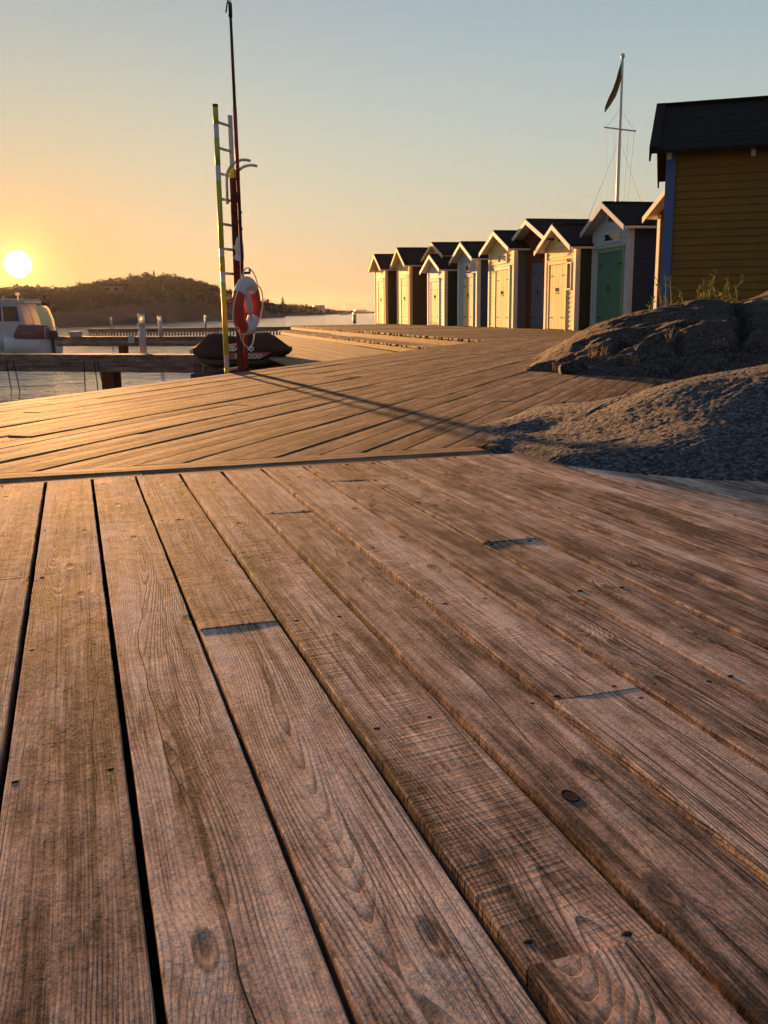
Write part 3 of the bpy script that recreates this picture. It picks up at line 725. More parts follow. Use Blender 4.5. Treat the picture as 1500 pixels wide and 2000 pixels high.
def hook_pole():
    n0 = -4.47; base = mp(8.31, n0, -.03); root = empty('boat_hook', base, RZM); tag(root, 'long thin dark red boat hook pole rising to the top of the picture', 'boat hook')
    f = lambda ds, z: (ds, 0, z)
    m = MB(); m.tube([f(0, 0), f(-.02, 1.95), f(-.035, 3.22)], [.0165, .0165, .0125], 12); m.build('shaft', M['postred'], root)
    m = MB(); m.tube([f(.0, .06), f(-.008, .78)], .0185, 12); m.build('grip_sleeve', M['hookred'], root)
    m = MB(); m.tube([f(-.018, 1.8), f(-.026, 2.45)], .0175, 12); m.build('grip_sleeve', M['hookred'], root)
    m = MB(); m.tube([f(-.035, 3.20), f(-.036, 3.32)], .017, 10); m.tube([f(-.036, 3.3), f(-.032, 3.62)], .006, 8)
    m.tube([f(-.04, 3.29), f(-.075, 3.33), f(-.10, 3.27), f(-.118, 3.22)], .007, 8); m.tube([f(-.045, 3.27), f(-.065, 3.20)], .006, 8); m.build('hook_head', M['iron'], root)
hook_pole()
def sign_board():
    s0, n0 = 8.275, -4.47; root = empty('sign_board', mp(s0, n0, 1.0), RZM)
    tag(root, 'small white sign board with a rounded top fixed high on the red post', 'sign')
    out = [(-.07, .04), (.07, .04)]+[(.07*math.cos(t), .17+.09*math.sin(t)) for t in [math.pi*k/12 for k in range(13)]]
    m = MB(); m.prism([(x, 0, z) for x, z in out], (0, .012, 0)); m.build('board', M['sign'], root)
    m = MB()
    for z in (.19, .165, .11, .095, .08): m.box(-.045, .03 if z != .165 else .045, -.0015, -.0003, z, z+.006)
    m.build('faded_lines', M['letterdim'], root)
    for z in (.07, .16):
        m = MB(); m.box(-.02, .06, .0125, .05, z, z+.02); m.build('bracket', M['rungs'], root)
sign_board()
def lifebuoy():
    s0, n0 = 8.225, -4.40; root = empty('lifebuoy', mp(s0, n0, .617), RZM); root.rotation_euler = (R(4), 0, RZM+R(5.5))
    tag(root, 'orange red and white lifebuoy ring hanging on the post', 'lifebuoy')
    Rm, rt = .212, .066
    def arc(a0, a1, mat, name, k=1.0):
        n = max(6, int((a1-a0)/6)); m = MB()
        rings = []
        for i in range(n+1):
            t = R(a0+(a1-a0)*i/n); c = Vector((math.cos(t), 0, math.sin(t))); e = Vector((0, 1, 0))
            rings.append([c*(Rm+rt*k*.98*math.cos(w))+e*(rt*k*.82*math.sin(w)) for w in [2*math.pi*j/18 for j in range(18)]])
        m.loft(rings, True); return m.build(name, mat, root)
    arc(48, 132+18, M['buoywhite'], 'white_section'); arc(228+22, 312+18, M['buoywhite'], 'white_section')
    arc(150, 250, M['buoyred'], 'red_section'); arc(-30, 48, M['buoyred'], 'red_section')
    for a in (144, 252): arc(a, a+5, M['buoywhite'] if a < 200 else M['silver'], 'seam_band', 1.035)
    # grab line hanging in loops round the ring
    pts = []
    for k in range(72):
        t = 2*math.pi*k/72+math.pi/4; lobe = abs(math.sin(2*(t-math.pi/4)))
        rr = Rm+rt*.95+.085*lobe**.8; pts.append((rr*math.cos(t)*.98, -.02-.015*math.sin(3*t), rr*math.sin(t)-.03*lobe*(1 if math.sin(t) < 0 else .2)))
    m = MB(); m.tube(pts, .0062, 7, False, True); m.build('grab_line', M['rope'], root)
    # white throwing line bag across the hole
    m = MB(); rings = []
    for i, (x, z, r_) in enumerate(((-.10, .16, .02), (-.07, .12, .04), (-.02, .03, .05), (.03, -.04, .042), (.06, -.085, .018), (.09, -.125, .017), (.12, -.15, .042), (.13, -.20, .05), (.12, -.25, .03))):
        rings.append([Vector((x+r_*math.cos(w)*.85, -.02+r_*math.sin(w)*.8, z+r_*math.cos(w)*.5)) for w in [2*math.pi*j/12 for j in range(12)]])
    m.loft(rings); m.build('line_bag', M['buoywhite'], root)
lifebuoy()

def text_mesh(name, body, size, mat, parent, loc, rot, bold=.0, shear=.25, spacing=1.0):
    c = bpy.data.curves.new(name, 'FONT'); c.body = body; c.size = size; c.extrude = .002; c.offset = bold; c.shear = shear; c.space_character = spacing; c.align_x = 'LEFT'
    t = bpy.data.objects.new(name, c); COL.objects.link(t); dg = bpy.context.evaluated_depsgraph_get()
    me = bpy.data.meshes.new_from_object(t.evaluated_get(dg)); bpy.data.objects.remove(t); me.materials.clear(); me.materials.append(mat)
    return link_mesh(name, me, parent, loc, rot)
def jet_ski():
    rz = math.atan2(-4.5, 14.5); root = empty('jet_ski', (-3.17, 21.55, -.53), rz)
    tag(root, 'jet ski under a black cover on a float beside the nearest dock', 'jet ski')
    # x, underside of cover, top, half width
    st = [(-1.20, .26, .30, .04), (-1.13, .18, .36, .16), (-1.02, .12, .42, .26), (-.86, .06, .56, .36), (-.74, .04, .655, .41), (-.58, .03, .665, .44), (-.30, .02, .60, .455), (-.05, .02, .585, .46), (.12, .02, .64, .46), (.38, .02, .67, .46), (.66, .03, .665, .44), (.80, .07, .60, .40), (.98, .14, .47, .31), (1.12, .20, .38, .18), (1.22, .26, .33, .05)]
    m = MB(); rings = []
    for x, zb, zt, hw in st:
        zm = zb+(min(zt, .40)-zb)*.5; prof = [(.55, zb), (1.0, zb+.10*(zt-zb)/.6), (1.0, zm+.06), (.90, zm+(zt-zm)*.42), (.58, zm+(zt-zm)*.80), (.22, zt-.012), (0, zt)]
        ring = [(x, -hw*a, z) for a, z in prof]+[(x, hw*a, z) for a, z in prof[::-1][1:]]
        rings.append([Vector(p)+Vector((0, mnoise.noise(Vector(p)*5)*.018, mnoise.noise(Vector(p)*6+Vector((3, 0, 0)))*.016)) for p in ring])
    m.loft(rings); m.build('cover', M['cover'], root)
    m = MB(); m.loft([[(x, -hw*.8, zb-.05), (x, -hw*.35, zb-.13), (x, hw*.35, zb-.13), (x, hw*.8, zb-.05), (x, hw*.9, zb+.05), (x, -hw*.9, zb+.05)] for x, zb, zt, hw in st[2:-2]]); m.build('hull', M['rubber'], root)
    m = MB(); m.prism([(-.22, -.484, .235), (.94, -.484, .245), (.80, -.484, .16), (.62, -.484, .10), (-.04, -.484, .09)], (0, .012, 0)); m.build('side_stripe', M['hullred'], root)
    text_mesh('lettering', 'SEA-DOO', .145, M['letterdim'], root, (.06, -.489, .115), (math.pi/2, 0, 0), .003, .3, 1.08)
    text_mesh('lettering', 'SEA-DOO', .128, M['letter'], root, (-.06, -.489, .275), (math.pi/2, 0, 0), .004, .3, 1.08)
    m = MB(); m.tube([(-.85, -.45, .02), (-.86, -.46, -.35)], .012, 6); m.tube([(-1.17, -.05, .3), (-1.24, -.06, .26), (-1.20, -.07, .2)], .02, 8); m.build('tie_strap', M['rubber'], root)
    fl = empty('jet_ski_float', (-3.17, 21.5, -1.25), rz); tag(fl, 'dark floating cradle under the covered jet ski', 'float')
    m = MB(); m.loft([[(-.95, -.62*k, z), (1.15, -.62*k, z), (1.15, .5*k, z), (-.95, .5*k, z)] for k, z in ((.9, 0), (1, .12), (1, .42), (.96, .5))], True, False); m.build('float_body', M['rubber'], fl)
    for x in (-.45, .6):
        m = MB(); m.box(x, x+.12, -.66, -.62, .34, .46); m.tube([(x+.06, -.67, .40), (x+.06, -.63, .40)], .04, 10); m.build('cleat', M['steel'], fl)
jet_ski()

# ------------------------------------------------------------------ boats at the left
def hull(mb, L, B, H, n=12, flare=.18, sheer=.18):
    rings = []
    for i in range(n+1):
        u = i/n; x = L*u; k = 1-max(0, (u-.45)/.55)**2.2*.97; hw = B/2*k; rise = sheer*u*u
        rings.append([(x, -hw*.05, -.3+.25*u**3), (x, -hw*(.86-flare*u), -.12+.15*u**2), (x, -hw*.97, .25*H+rise), (x, -hw, H+rise), (x, -hw*.93, H+rise+.03), (x, hw*.93, H+rise+.03), (x, hw, H+rise), (x, hw*.97, .25*H+rise), (x, hw*(.86-flare*u), -.12+.15*u**2), (x, hw*.05, -.3+.25*u**3)])
    mb.loft(rings, True, True)
def cabin_boat():
    root = empty('cabin_boat', (-19.6, 56.0, -1.3), R(172)); tag(root, 'white cabin boat with raked windscreen at the left edge', 'boat', None)
    m = MB(); hull(m, 7.4, 2.6, .85); m.build('hull', M['gel'], root)
    m = MB(); rings = [[(x0, -.95, z), (x1, -.95, z), (x1, .95, z), (x0, .95, z)] for x0, x1, z in ((.55, 4.6, .86), (.62, 4.45, 1.45), (.85, 3.7, 2.48), (.95, 3.5, 2.56))]; m.loft(rings, True, False); m.build('cabin', M['gel'], root)
    m = MB(); m.box(.55, 3.9, -1.03, 1.03, 2.561, 2.70); m.build('cabin_roof', M['gel'], root)
    for y in (-.985, .955):
        m = MB(); m.prism([(.95, y, 1.55), (3.95, y, 1.55), (3.45, y, 2.38), (1.05, y, 2.38)], (0, .03, 0)); m.build('side_window', M['glass'], root)
    m = MB(); m.tube([(.0, -.9, .9), (.35, -.9, 2.3), (.7, -.9, 2.6)], .03, 8); m.tube([(.0, .9, .9), (.35, .9, 2.3), (.7, .9, 2.6)], .03, 8); m.build('stern_frame', M['steel'], root)
    m = MB(); m.loft([[(x, y, z) for x, y, z in ((a, -.8, zz), (a, .8, zz), (a-.03, .8, zz), (a-.03, -.8, zz))] for a, zz in ((-.28, .95), (-.22, 1.6), (.02, 2.25), (.2, 2.4))]); m.build('side_curtain', M['cream'], root)
    for x0, x1 in ((1.9, 2.0), (2.9, 3.0)):
        for y in (-1.0, .97): m = MB(); m.box(x0, x1, y, y+.03, 1.5, 2.42); m.build('window_post', M['gel'], root)
    m = MB(); m.tube([(.0, -1.27, .80), (4.0, -1.28, .86), (6.8, -.45, 1.0)], .045, 8); m.build('rub_rail', M['rubber'], root)
    for x in (.9, 2.6): m = MB(); m.tube([(x, -1.36, .75), (x, -1.38, .5), (x, -1.38, .1), (x, -1.36, .02)], [.03, .11, .11, .03], 10); m.build('fender', M['rubber'], root)
    m = MB(); m.tube([(3.3, .5, 2.7), (3.45, .5, 4.0)], .012, 5); m.build('antenna', M['steel'], root)
    m = MB(); m.tube([(1.45, 0, 2.7), (1.45, 0, 3.0)], .04, 8); m.tube([(1.45, 0, 3.0), (1.45, 0, 3.16)], .13, 12); m.build('mast_light', M['lens'], root)
    m = MB(); m.tube([(2.2, .3, 2.7), (2.2, .3, 2.95)], .06, 8); m.tube([(.6, -.95, 2.78), (3.8, -.95, 2.78)], .02, 6); m.tube([(.6, .95, 2.78), (3.8, .95, 2.78)], .02, 6); m.build('roof_rail', M['steel'], root)
cabin_boat()
def small_boat():
    root = empty('motor_boat', (-16.9, 49.2, -1.3), R(150)); tag(root, 'small white open motor boat with dark red folded canopy and outboard engine', 'boat')
    m = MB(); hull(m, 3.6, 1.5, .62, 12, .1, .14); m.build('hull', M['gel'], root)
    m = MB(); m.loft([[(x, -.62*k, z0), (x, -.66*k, z0+.25), (x, -.45*k, z1), (x, .45*k, z1), (x, .66*k, z0+.25), (x, .62*k, z0)] for x, z0, z1, k in ((.5, .66, 1.02, .9), (.7, .66, 1.34, 1), (1.8, .66, 1.40, 1), (2.1, .68, 1.1, .9))], True, False); m.build('canopy', M['outboard'], root)
    m = MB(); m.tube([(2.15, -.6, .75), (2.2, -.5, 1.05), (2.2, .5, 1.05), (2.15, .6, .75)], .02, 8); m.tube([(2.6, -.45, .8), (3.3, -.2, 1.0), (3.3, .2, 1.0), (2.6, .45, .8)], .02, 8); m.build('rail', M['steel'], root)
    m = MB(); m.loft([[(x+sx, -.13*k, z), (x+sx+.3*k, -.13*k, z), (x+sx+.3*k, .13*k, z), (x+sx, .13*k, z)] for x, sx, z, k in ((-.3, 0, .62, .9), (-.32, 0, .75, 1.1), (-.32, -.02, 1.0, 1.1), (-.28, 0, 1.1, .8))], True, False); ob = m.build('outboard_engine', M['rubber'], root)
    m = MB(); m.box(-.2, -.06, -.06, .06, -.35, .62); m.build('engine_leg', M['rubber'], ob)
    m = MB(); m.tube([(.0, -.72, .60), (1.8, -.76, .66), (3.3, -.25, .76)], .03, 8); m.build('rub_rail', M['outboard'], root)
    for x in (.7, 1.8): m = MB(); m.tube([(x, -.82, .5), (x, -.84, .35), (x, -.84, .1), (x, -.82, .0)], [.02, .08, .08, .02], 10); m.build('fender', M['rubber'], root)
    m = MB(); m.tube([(-.05, -.4, .6), (-.05, -.4, 1.25), (-.05, .4, 1.25), (-.05, .4, .6)], .02, 8); m.build('stern_rail', M['steel'], root)
small_boat()
def sail_boat():
    root = empty('distant_boat', (-30.4, 700, -1.3), R(10)); tag(root, 'tiny moored boat on the far water left of the huts', 'boat')
    m = MB(); hull(m, 7, 2.4, .9); m.build('hull', M['gel'], root); m = MB(); m.box(1.8, 4, -.8, .8, .9, 1.7); m.build('cabin', M['gel'], root)
    m = MB(); m.tube([(3.4, 0, .9), (3.4, 0, 6.5)], .06, 6); m.build('mast', M['steel'], root)
sail_boat()

# ------------------------------------------------------------------ flagpole
def flagpole():
    root = empty('flagpole', (8.60, 36, 0), R(-12)); tag(root, 'pale flagpole with a cross arm and stays rising behind the huts', 'flagpole')
    m = MB(); m.tube([(0, 0, 0), (0, 0, 4.5), (0, 0, 9.2)], [.075, .065, .04], 12); m.build('pole', M['polewhite'], root)
    m = MB(); m.tube([(0, 0, 9.2), (0, 0, 9.25), (0, 0, 9.33), (0, 0, 9.38)], [.03, .075, .075, .03], 10); m.build('finial', M['polewhite'], root)
    m = MB(); m.tube([(-.56, -.09, 6.93), (.56, -.09, 6.75)], .028, 8); m.build('cross_arm', M['polewhite'], root)
    m = MB()
    for x, z in ((-.5, 6.92), (-.2, 6.87), (.3, 6.79), (.5, 6.76)): m.tube([(x, -.09, z), (x*.35+.02, -.1, 1.2)], .007, 5, False)
    m.tube([(-.5, -.09, 6.93), (0, 0, 7.5), (.5, -.09, 6.77)], .006, 5, False)
    m.tube([(0, 0, 6.5), (-1.9, .5, 1.5)], .006, 5, False); m.tube([(0, 0, 6.5), (1.9, -.5, 1.5)], .006, 5, False)
    m.build('stay', M['steel'], root)
    fl = empty('flag', (8.60, 36, 8.6), R(-12)); tag(fl, 'dark limp pennant hanging from the flagpole', 'flag')
    m = MB(); vs = []; nu, nv = 14, 6
    line = [(-.03, .55), (-.07, .3), (-.12, 0), (-.2, -.3), (-.32, -.6), (-.46, -.88), (-.56, -1.13)]
    wid = [.05, .14, .2, .23, .26, .19, .04]
    for i, ((x, z), w_) in enumerate(zip(line, wid)):
        for j in range(nv+1): t = j/nv; vs.append((x-w_*.45+w_*t, .07*math.sin(t*9+i)*min(1, w_*6), z-.08*math.cos(t*5)))
    fs = [(i*(nv+1)+j, i*(nv+1)+j+1, (i+1)*(nv+1)+j+1, (i+1)*(nv+1)+j) for i in range(6) for j in range(nv)]
    m.add(vs, fs, True); m.build('cloth', M['flag'], fl)
flagpole()

# ------------------------------------------------------------------ far shore, hill, woods
prof = [(-.75, 130, .020), (-.60, 140, .022), (-.48, 150, .025), (-.3964, 156, .0272), (-.3647, 152, .0292), (-.3277, 147, .0269), (-.3013, 157, .0319), (-.2696, 175, .0368), (-.2378, 198, .0401), (-.2245, 205, .0398), (-.2114, 250, .0388), (-.185, 258, .0332), (-.1691, 268, .0278), (-.148, 300, .0196), (-.1216, 345, .0114), (-.1004, 395, .0074)]
def lerp(tab, k, i):
    for a, b in zip(tab, tab[1:]):
        if a[0] <= k <= b[0]: t = (k-a[0])/(b[0]-a[0]); return a[i]+(b[i]-a[i])*t
    return tab[0][i] if k < tab[0][0] else tab[-1][i]
def terrain(name, tab, k0, k1, n, back, cross, tree_h):
    vs = []; fs = []; nr = len(cross)
    for i in range(n+1):
        k = k0+(k1-k0)*i/n; ds = lerp(tab, k, 1); el = lerp(tab, k, 2)
        for c, (t, h) in enumerate(cross):
            D = ds+back*t; rd = ds+back*.78; top = .55+el*rd-tree_h*.75
            z = -1.5+(top+1.5)*h
            if c > 0: z += mnoise.noise(Vector((k*60, t*5, 1)))*.06*(top+1.5)*(1-abs(h-.5))*h + mnoise.noise(Vector((k*300, t*14, 5)))*.35*h
            vs.append((k*D, D, z))
    for i in range(n):
        for j in range(nr-1): a = i*nr+j; fs.append((a, a+nr, a+nr+1, a+1))
    m = MB(); m.add(vs, fs, True); o = tag(m.build(name, M['hill']), kind='structure')
    return lambda k, t: (lambda D, h, el, ds: Vector((k*D, D, -1.5+(.55+el*(ds+back*.78)-tree_h*.75+1.5)*h)))(lerp(tab, k, 1)+back*t, np.interp(t, [c[0] for c in cross], [c[1] for c in cross]), lerp(tab, k, 2), lerp(tab, k, 1))
cross = [(0, 0), (.04, .12), (.15, .3), (.3, .52), (.5, .78), (.65, .92), (.78, 1.0), (.9, .96), (1.2, .6)]
hill_at = terrain('hill', prof, -.75, -.1, 150, 130, cross, 2.6)
far = [(-.16, 560, .004), (-.1216, 580, .0070), (-.1004, 600, .0068), (-.08, 640, .0060), (-.0687, 680, .0046), (-.05, 900, .0030), (-.037, 1050, .0022), (-.02, 1200, .0012), (-.004, 1300, .0009), (.06, 1400, .0012), (.2, 1400, .002), (.5, 1400, .003)]
far_at = terrain('far_shore', far, -.16, .5, 120, 120, cross, 2.2)
def leaf_blob(mb, c, rx, rz, n, sz, rg):
    for _ in range(n):
        while True:
            d = Vector((rg.uniform(-1, 1), rg.uniform(-1, 1), rg.uniform(-1, 1)))
            if .25 < d.length < 1: break
        p = c+Vector((d.x*rx, d.y*rx, d.z*rz)); a = Vector((rg.gauss(0, 1), rg.gauss(0, 1), rg.gauss(0, 1))).normalized(); b = a.orthogonal().normalized(); s = sz*rg.uniform(.6, 1.3)
        mb.v += [tuple(p+a*s), tuple(p+b*s*.8), tuple(p-a*s*.7), tuple(p-b*s*.8)]; k = len(mb.v); mb.f.append((k-4, k-3, k-2, k-1)); mb.sm.append(False)
rg = random.Random(3)
wood_m = MB()
for i in range(5200):
    k = rg.uniform(-.62, -.1); t = rg.uniform(.12, .95)**.8
    if rg.random() > .5+.5*t: continue
    if mnoise.noise(Vector((k*45, t*5, 2))) < -.35 and t < .5: continue
    p = hill_at(k, t); h = rg.uniform(.9, 2.3)*(.8+.5*t); s = p.y/330
    leaf_blob(wood_m, p+Vector((0, 0, h*.45)), h*.42, h*.55, 16, .34*(.7+.4*s), rg)
for i in range(1300):
    k = rg.uniform(-.15, .06); t = rg.uniform(.1, .9)
    p = far_at(k, t); f_ = min(1, max(.35, lerp(far, k, 2)/.006)); h = rg.uniform(1.6, 4.2)*f_
    leaf_blob(wood_m, p+Vector((0, 0, h*.45)), h*.6, h*.55, 10, .7, rg)
tag(wood_m.build('far_wood', M['leaf']), kind='stuff')
def tree(k, t, h, at, label, conifer=False):
    p = at(k, t)-Vector((0, 0, .3)); root = empty('pine_tree' if conifer else 'ridge_tree', p); tag(root, label, 'tree', 'trees standing out along the far ridge')
    m = MB(); m.tube([(0, 0, 0), (0, 0, h*.8)], [h*.035, h*.012], 6); m.build('trunk', M['trunk'], root)
    m = MB()
    if conifer:
        for q in range(6): f_ = q/6; leaf_blob(m, Vector((0, 0, h*(.25+.72*f_))), h*.22*(1.05-f_), h*.09, 34, h*.05, rg)
    else:
        for q in range(5): leaf_blob(m, Vector((rg.uniform(-.2, .2)*h, rg.uniform(-.2, .2)*h, h*rg.uniform(.5, .85))), h*.26, h*.2, 40, h*.055, rg)
    m.build('crown', M['leaf'], root)
for k, t, h, c, lab in ((-.2405, .78, 3.7, False, 'bushy tree highest on the hill ridge'), (-.2330, .78, 3.6, True, 'spiky tree just right of the hill top'), (-.2560, .78, 3.2, False, 'round tree left of the hill top'), (-.2200, .78, 3.0, False, 'low tree right of the hill top, before the ladder'), (-.3110, .78, 3.2, False, 'broad tree on the lower left end of the ridge, right of the sun'), (-.1560, .74, 3.4, False, 'dark tree beside the ladder, right of the hill slope')):
    tree(k, t, h, hill_at, lab, c)
for k, t, h, c, lab in ((-.1275, .6, 13, True, 'tallest pointed conifer seen right of the lifebuoy'), (-.1020, .6, 9, True, 'second pointed conifer, between the lifebuoy and the far block'), (-.1180, .6, 7.5, False, 'round dark tree between the two pointed conifers')):
    tree(k, t, h, far_at, lab, c)
def block(at, w, d, h, name, label, roof=True, cat='building'):
    root = empty(name, at, R(8)); tag(root, label, cat)
    m = MB(); m.box(-w/2, w/2, 0, d, -1, h); m.build('wall', M['hillwall'] if cat == 'house' else M['bin'], root)
    m = MB(); m.box(-w/2-.15, w/2+.15, -.15, d+.15, h, h+.3); m.build('roof', M['roof'], root)
    for k in range(max(2, int(w/2.2))):
        x = -w/2+.8+k*2.1
        if x > w/2-.9: break
        m = MB(); m.box(x, x+.9, -.03, .0, h*.45, h*.8); m.build('window', M['glass'], root)
p = far_at(-.0645, .5); block(p, 9, 7, 4.6, 'far_building', 'flat roofed dark block on the far shore')
p = far_at(-.0215, .5); block(p, 16, 8, 3.0, 'far_building', 'low long building on the far point beside the huts')
p = hill_at(-.2750, .42); block(p, 5.5, 4, 1.9, 'hill_house', 'pale house half hidden among trees on the hill', cat='house')

# ------------------------------------------------------------------ rocks
def tps(pts):
    P = np.array(pts, float); n = len(P); d = np.linalg.norm(P[:, None, :2]-P[None, :, :2], axis=2)
    def U(r): return np.where(r > 1e-9, r*r*np.log(np.maximum(r, 1e-9)), 0.)
    K = U(d)+np.eye(n)*.002; Q = np.hstack([np.ones((n, 1)), P[:, :2]]); A = np.zeros((n+3, n+3)); A[:n, :n] = K; A[:n, n:] = Q; A[n:, :n] = Q.T
    w = np.linalg.solve(A, np.concatenate([P[:, 2], np.zeros(3)]))
    def f(X, Y):
        r = np.hypot(X[:, None]-P[None, :, 0], Y[:, None]-P[None, :, 1]); return U(r)@w[:n]+w[n]+w[n+1]*X+w[n+2]*Y
    return f
def rock(name, pts, x0, x1, y0, y1, step, mat, label, grooves=(), namp=.02, floor=-.12, cap=1.2, nsc=1., big=1.):
    f = tps(pts); nx = int((x1-x0)/step); ny = int((y1-y0)/step)
    gx = np.linspace(x0, x1, nx+1); gy = np.linspace(y0, y1, ny+1); X, Y = np.meshgrid(gx, gy, indexing='ij'); Z = f(X.ravel(), Y.ravel()).reshape(X.shape)
    Z = np.clip(Z, -.4, cap)
    for (ax, ay, bx, by, wd, dp) in grooves:
        vx, vy = bx-ax, by-ay; L2 = vx*vx+vy*vy; t = np.clip(((X-ax)*vx+(Y-ay)*vy)/L2, 0, 1)
        dist = np.hypot(X-ax-t*vx, Y-ay-t*vy)+.03*np.sin(7*X+5*Y); Z = Z-dp*np.exp(-(dist/wd)**2)
    idx = {}; vs = []; fs = []
    for i in range(nx+1):
        for j in range(ny+1):
            x, y, z = X[i, j], Y[i, j], Z[i, j]
            if z < floor-.1: continue
            v = Vector((x*nsc, y*nsc, z*2*nsc)); q = mnoise.fractal(v*1.6, .9, 2.1, 5)*namp*1.1*big+abs(mnoise.noise(v*4.2))*-namp*.6*big+mnoise.noise(v*14)*namp*.13+mnoise.noise(v*34)*namp*.12+(mnoise.noise(v*75)*namp*.33 if step < .02 else mnoise.noise(v*60)*namp*.2)
            idx[i, j] = len(vs); vs.append((x+mnoise.noise(v*6+Vector((9, 0, 0)))*namp*.6, y+mnoise.noise(v*6)*namp*.6, z+q))
    for (i, j) in idx:
        if (i+1, j) in idx and (i, j+1) in idx and (i+1, j+1) in idx: fs.append((idx[i, j], idx[i+1, j], idx[i+1, j+1], idx[i, j+1]))
    m = MB(); m.add(vs, fs, True); o = m.build(name, mat); tag(o, label, 'rock'); return f
front = [(.44, 4.49, 0), (.43, 4.05, 0), (.54, 3.90, 0), (.55, 3.76, 0), (.58, 3.56, 0), (.62, 3.43, 0), (.75, 3.27, 0), (.87, 3.17, 0), (.99, 3.09, 0), (1.10, 3.04, 0), (1.24, 3.02, 0), (1.6, 2.88, 0), (2.1, 2.75, 0), (2.8, 2.6, 0),
         (.54, 4.73, 0), (.69, 5.05, .0), (.835, 5.2, .02), (.951, 5.0, .05), (1.042, 4.8, .088), (1.122, 4.6, .132), (1.19, 4.4, .174), (1.263, 4.25, .212), (1.344, 4.15, .233), (1.437, 4.1, .249), (1.527, 4.05, .268), (1.615, 4.0, .287), (1.83, 3.95, .33), (2.3, 3.9, .40), (3.0, 3.9, .46),
         (.72, 4.3, .02), (.80, 3.95, .03), (.92, 3.8, .05), (1.05, 3.65, .075), (1.2, 3.55, .105), (1.4, 3.45, .125), (1.7, 3.35, .15), (2.2, 3.3, .19), (3.0, 3.2, .25), (1.4, 3.2, .05), (1.9, 3.0, .06), (2.7, 2.9, .09),
         (1.3, 5.0, .085), (1.6, 4.9, .15), (2.0, 4.8, .21), (2.6, 4.8, .28),
         (.88, 5.55, -.01), (1.05, 5.6, .0), (1.23, 5.70, -.005), (1.39, 5.75, .0), (1.6, 5.8, .0), (1.9, 5.8, .03), (2.3, 5.8, .07), (3.0, 5.8, .1),
         (.2, 4.3, -.12), (.28, 3.7, -.13), (.4, 3.35, -.12), (.9, 2.85, -.12), (1.5, 2.6, -.12), (2.5, 2.3, -.15), (.5, 5.2, -.1), (.8, 6.0, -.12), (1.3, 6.3, -.08), (1.8, 6.5, -.06), (2.3, 6.7, -.04), (2.8, 6.9, -.08), (3.6, 6.6, .0)]
rock_f = rock('granite_rock', front, .1, 3.6, 2.4, 6.6, .0125, M['rock'], 'rounded grey granite rock lapping over the planks in the right middle', [(1.75, 2.8, 1.95, 3.3, .014, .02), (.75, 3.6, 1.5, 3.95, .007, .010), (1.0, 3.35, 1.75, 3.75, .006, .008), (.75, 4.2, 1.2, 4.5, .008, .010)], .012, big=.28)
back = [(1.39, 9.2, 0), (1.45, 8.64, 0), (1.59, 8.4, 0), (1.76, 8.16, 0), (1.93, 7.94, 0), (2.1, 7.79, 0), (2.27, 7.64, 0), (2.62, 7.47, 0), (3.2, 7.3, 0), (4.0, 7.2, 0), (5.2, 7.2, 0),
        (1.41, 9.0, .04), (1.73, 9.6, .14), (2.04, 10, .26), (2.36, 10.5, .39), (2.71, 10.8, .50), (3.11, 11, .56), (3.45, 11, .61), (3.8, 11, .63), (4.03, 11, .63), (4.21, 11, .60), (4.38, 11, .70), (4.9, 11, .95), (5.6, 11, 1.0),
        (1.8, 8.8, .12), (2.1, 9.0, .20), (2.3, 8.3, .14), (2.5, 9.0, .30), (2.6, 8.0, .155), (3.0, 7.9, .17), (3.5, 7.8, .19), (4.2, 7.7, .2), (2.9, 8.7, .33), (3.3, 8.6, .36), (3.2, 9.6, .49), (3.8, 8.6, .38), (3.8, 9.6, .52), (4.4, 8.6, .42), (4.5, 9.8, .6), (5.4, 9, .6), (2.6, 9.9, .40),
        (1.15, 9.3, -.12), (1.2, 8.6, -.12), (1.5, 8.0, -.12), (2.1, 7.45, -.12), (2.8, 7.1, -.15), (4, 6.9, -.15), (1.5, 10, -.05), (1.8, 10.8, .05), (2.2, 11.6, .15), (3, 12.2, .3), (3.8, 12.4, .4), (4.6, 12.4, .5), (5.6, 12.4, .6)]
rock2_f = rock('granite_outcrop', back, 1.0, 5.8, 6.9, 12.6, .032, M['rock2'], 'dark cracked rock outcrop in front of the yellow boathouse', [(2.98, 8.05, 3.35, 8.9, .05, .16), (3.30, 8.75, 4.05, 11.1, .06, .22), (2.15, 8.35, 3.1, 8.02, .07, .10), (3.1, 8.02, 4.6, 7.95, .07, .12), (2.35, 7.75, 2.62, 8.1, .03, .06), (2.0, 8.7, 2.6, 9.4, .07, .06), (2.3, 8.5, 2.9, 9.2, .06, .05), (1.6, 8.5, 2.0, 9.6, .04, .03), (3.0, 10.8, 3.2, 11.2, .04, .05), (1.75, 8.9, 3.0, 9.3, .03, .06), (2.5, 8.1, 2.75, 8.9, .025, .07)], .026, cap=1.1, big=1.25)
def zrock(f, x, y): return float(f(np.array([x]), np.array([y]))[0])
def stone(p, r, label, mat, seed):
    m = MB(); rings = []
    for i in range(9):
        t = math.pi*i/8; ring = []
        for j in range(14):
            w = 2*math.pi*j/14; v = Vector((math.sin(t)*math.cos(w), math.sin(t)*math.sin(w)*.8, math.cos(t)*.62)); ring.append(v*r*(1+.35*mnoise.noise(v*1.7+Vector((seed, 0, 0)))))
        rings.append(ring)
    m.loft(rings, True, True); o = m.build('stone', mat, None, p); tag(o, label, 'stone')
stone((1.66, 8.37, .03), .13, 'low rounded stone at the foot of the dark outcrop, left part', M['rock2'], 1.)
stone((2.02, 7.92, .0), .05, 'small pale stone at the foot of the dark outcrop beside the planks', M['rock'], 4.)

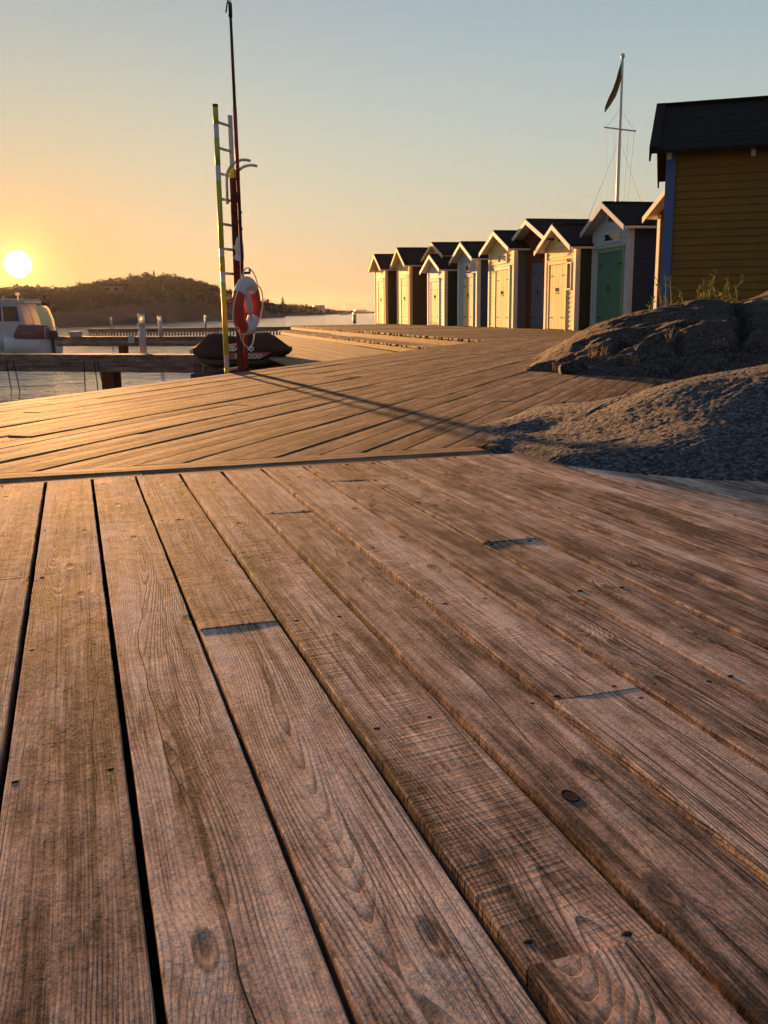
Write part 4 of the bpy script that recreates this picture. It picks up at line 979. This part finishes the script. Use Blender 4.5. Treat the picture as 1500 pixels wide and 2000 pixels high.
# ------------------------------------------------------------------ plants
def stalks(name, root_p, n, h, spread, mat, label, group, leafy=True, seed=1, lean=.18):
    g = random.Random(seed); root = empty(name, root_p); tag(root, label, 'plant', group); ms = MB(); ml = MB()
    for i in range(n):
        b = Vector((g.gauss(0, spread), g.gauss(0, spread*.6), -.05)); hh = h*g.uniform(.45, 1.); d = Vector((g.gauss(0, lean), g.gauss(0, lean), 0)); r = .0045 if leafy else .002
        pts = [b+d*(hh*t*t)+Vector((0, 0, hh*t)) for t in (0, .35, .7, 1.)]; ms.tube(pts, [r, r*.8, r*.6, r*.3], 5, False)
        for q in range(int(14*hh/h) if leafy else 4):
            t = g.uniform(.3, 1.) if leafy else g.uniform(.8, 1.05); c = b+d*(hh*t*t)+Vector((0, 0, hh*t)); l = (g.uniform(.04, .085) if leafy else g.uniform(.008, .02)); a = Vector((g.gauss(0, .55), g.gauss(0, .55), g.uniform(.5, 1.1))).normalized(); s = a.orthogonal().normalized()*l*.16
            ml.add([c, c+a*l*.5+s, c+a*l, c+a*l*.5-s], [(0, 1, 2, 3)])
    ms.build('stem', mat, root); tag(ml.build('leaves', mat, root), kind='stuff')
for px, n, h, lab, sd_ in ((3.42, 6, .40, 'sparse tall weed right of the blue corner board', 1), (3.55, 2, .2, 'short thin weed between the tall weeds by the boathouse wall', 2), (3.86, 11, .46, 'tallest clump of yellow green weed against the yellow wall', 3), (4.02, 9, .30, 'middle low bushy weed against the yellow wall', 4), (4.20, 9, .42, 'bright weed clump at the right of the boathouse weeds', 5), (3.2, 2, .24, 'thin weed in front of the blue corner board', 6)):
    stalks('tall_weed', (px, 11.6, .45), n, h+.16, .05, M['grass'], lab, 'weeds growing behind the outcrop', True, sd_)
for x, y, n, h, lab, sd_ in ((1.62, 8.60, 16, .10, 'dry brown grass tuft at the left tip of the outcrop', 11), (1.95, 8.75, 26, .15, 'dense dry grass tuft in a fold of the outcrop', 12), (2.62, 8.75, 9, .17, 'few dry grass stems high on the outcrop', 13), (2.2, 8.35, 12, .08, 'low dry tuft with pale flowers low on the outcrop', 14), (2.9, 8.3, 8, .10, 'sparse dry stems beside the long crack of the outcrop', 15)):
    stalks('grass_tuft', (x, y, zrock(rock2_f, x, y)), n, h, .045, M['drygrass'], lab, 'dry grass tufts on the outcrop', False, sd_, .35)
stalks('grass_tuft', (4.02, 21.3, 0), 6, .35, .05, M['grass'], 'small green grass tuft on the deck at the foot of the dark green hut wall', None, False, 21, .3)

# ------------------------------------------------------------------ evening haze over the water
def haze():
    m = MB(); m.box(-1500, 1500, -90, 1900, -3.2, 26); o = m.build('haze', None); o.data.materials.clear()
    mt = bpy.data.materials.new('evening haze'); mt.use_nodes = True; nt = mt.node_tree; nt.nodes.clear()
    out = nt.nodes.new('ShaderNodeOutputMaterial'); v = nt.nodes.new('ShaderNodeVolumePrincipled')
    v.inputs['Density'].default_value = .00003; v.inputs['Color'].default_value = (.95, .90, .90, 1); v.inputs['Anisotropy'].default_value = .6
    nt.links.new(v.outputs[0], out.inputs['Volume']); o.data.materials.append(mt); tag(o, kind='stuff')
haze()
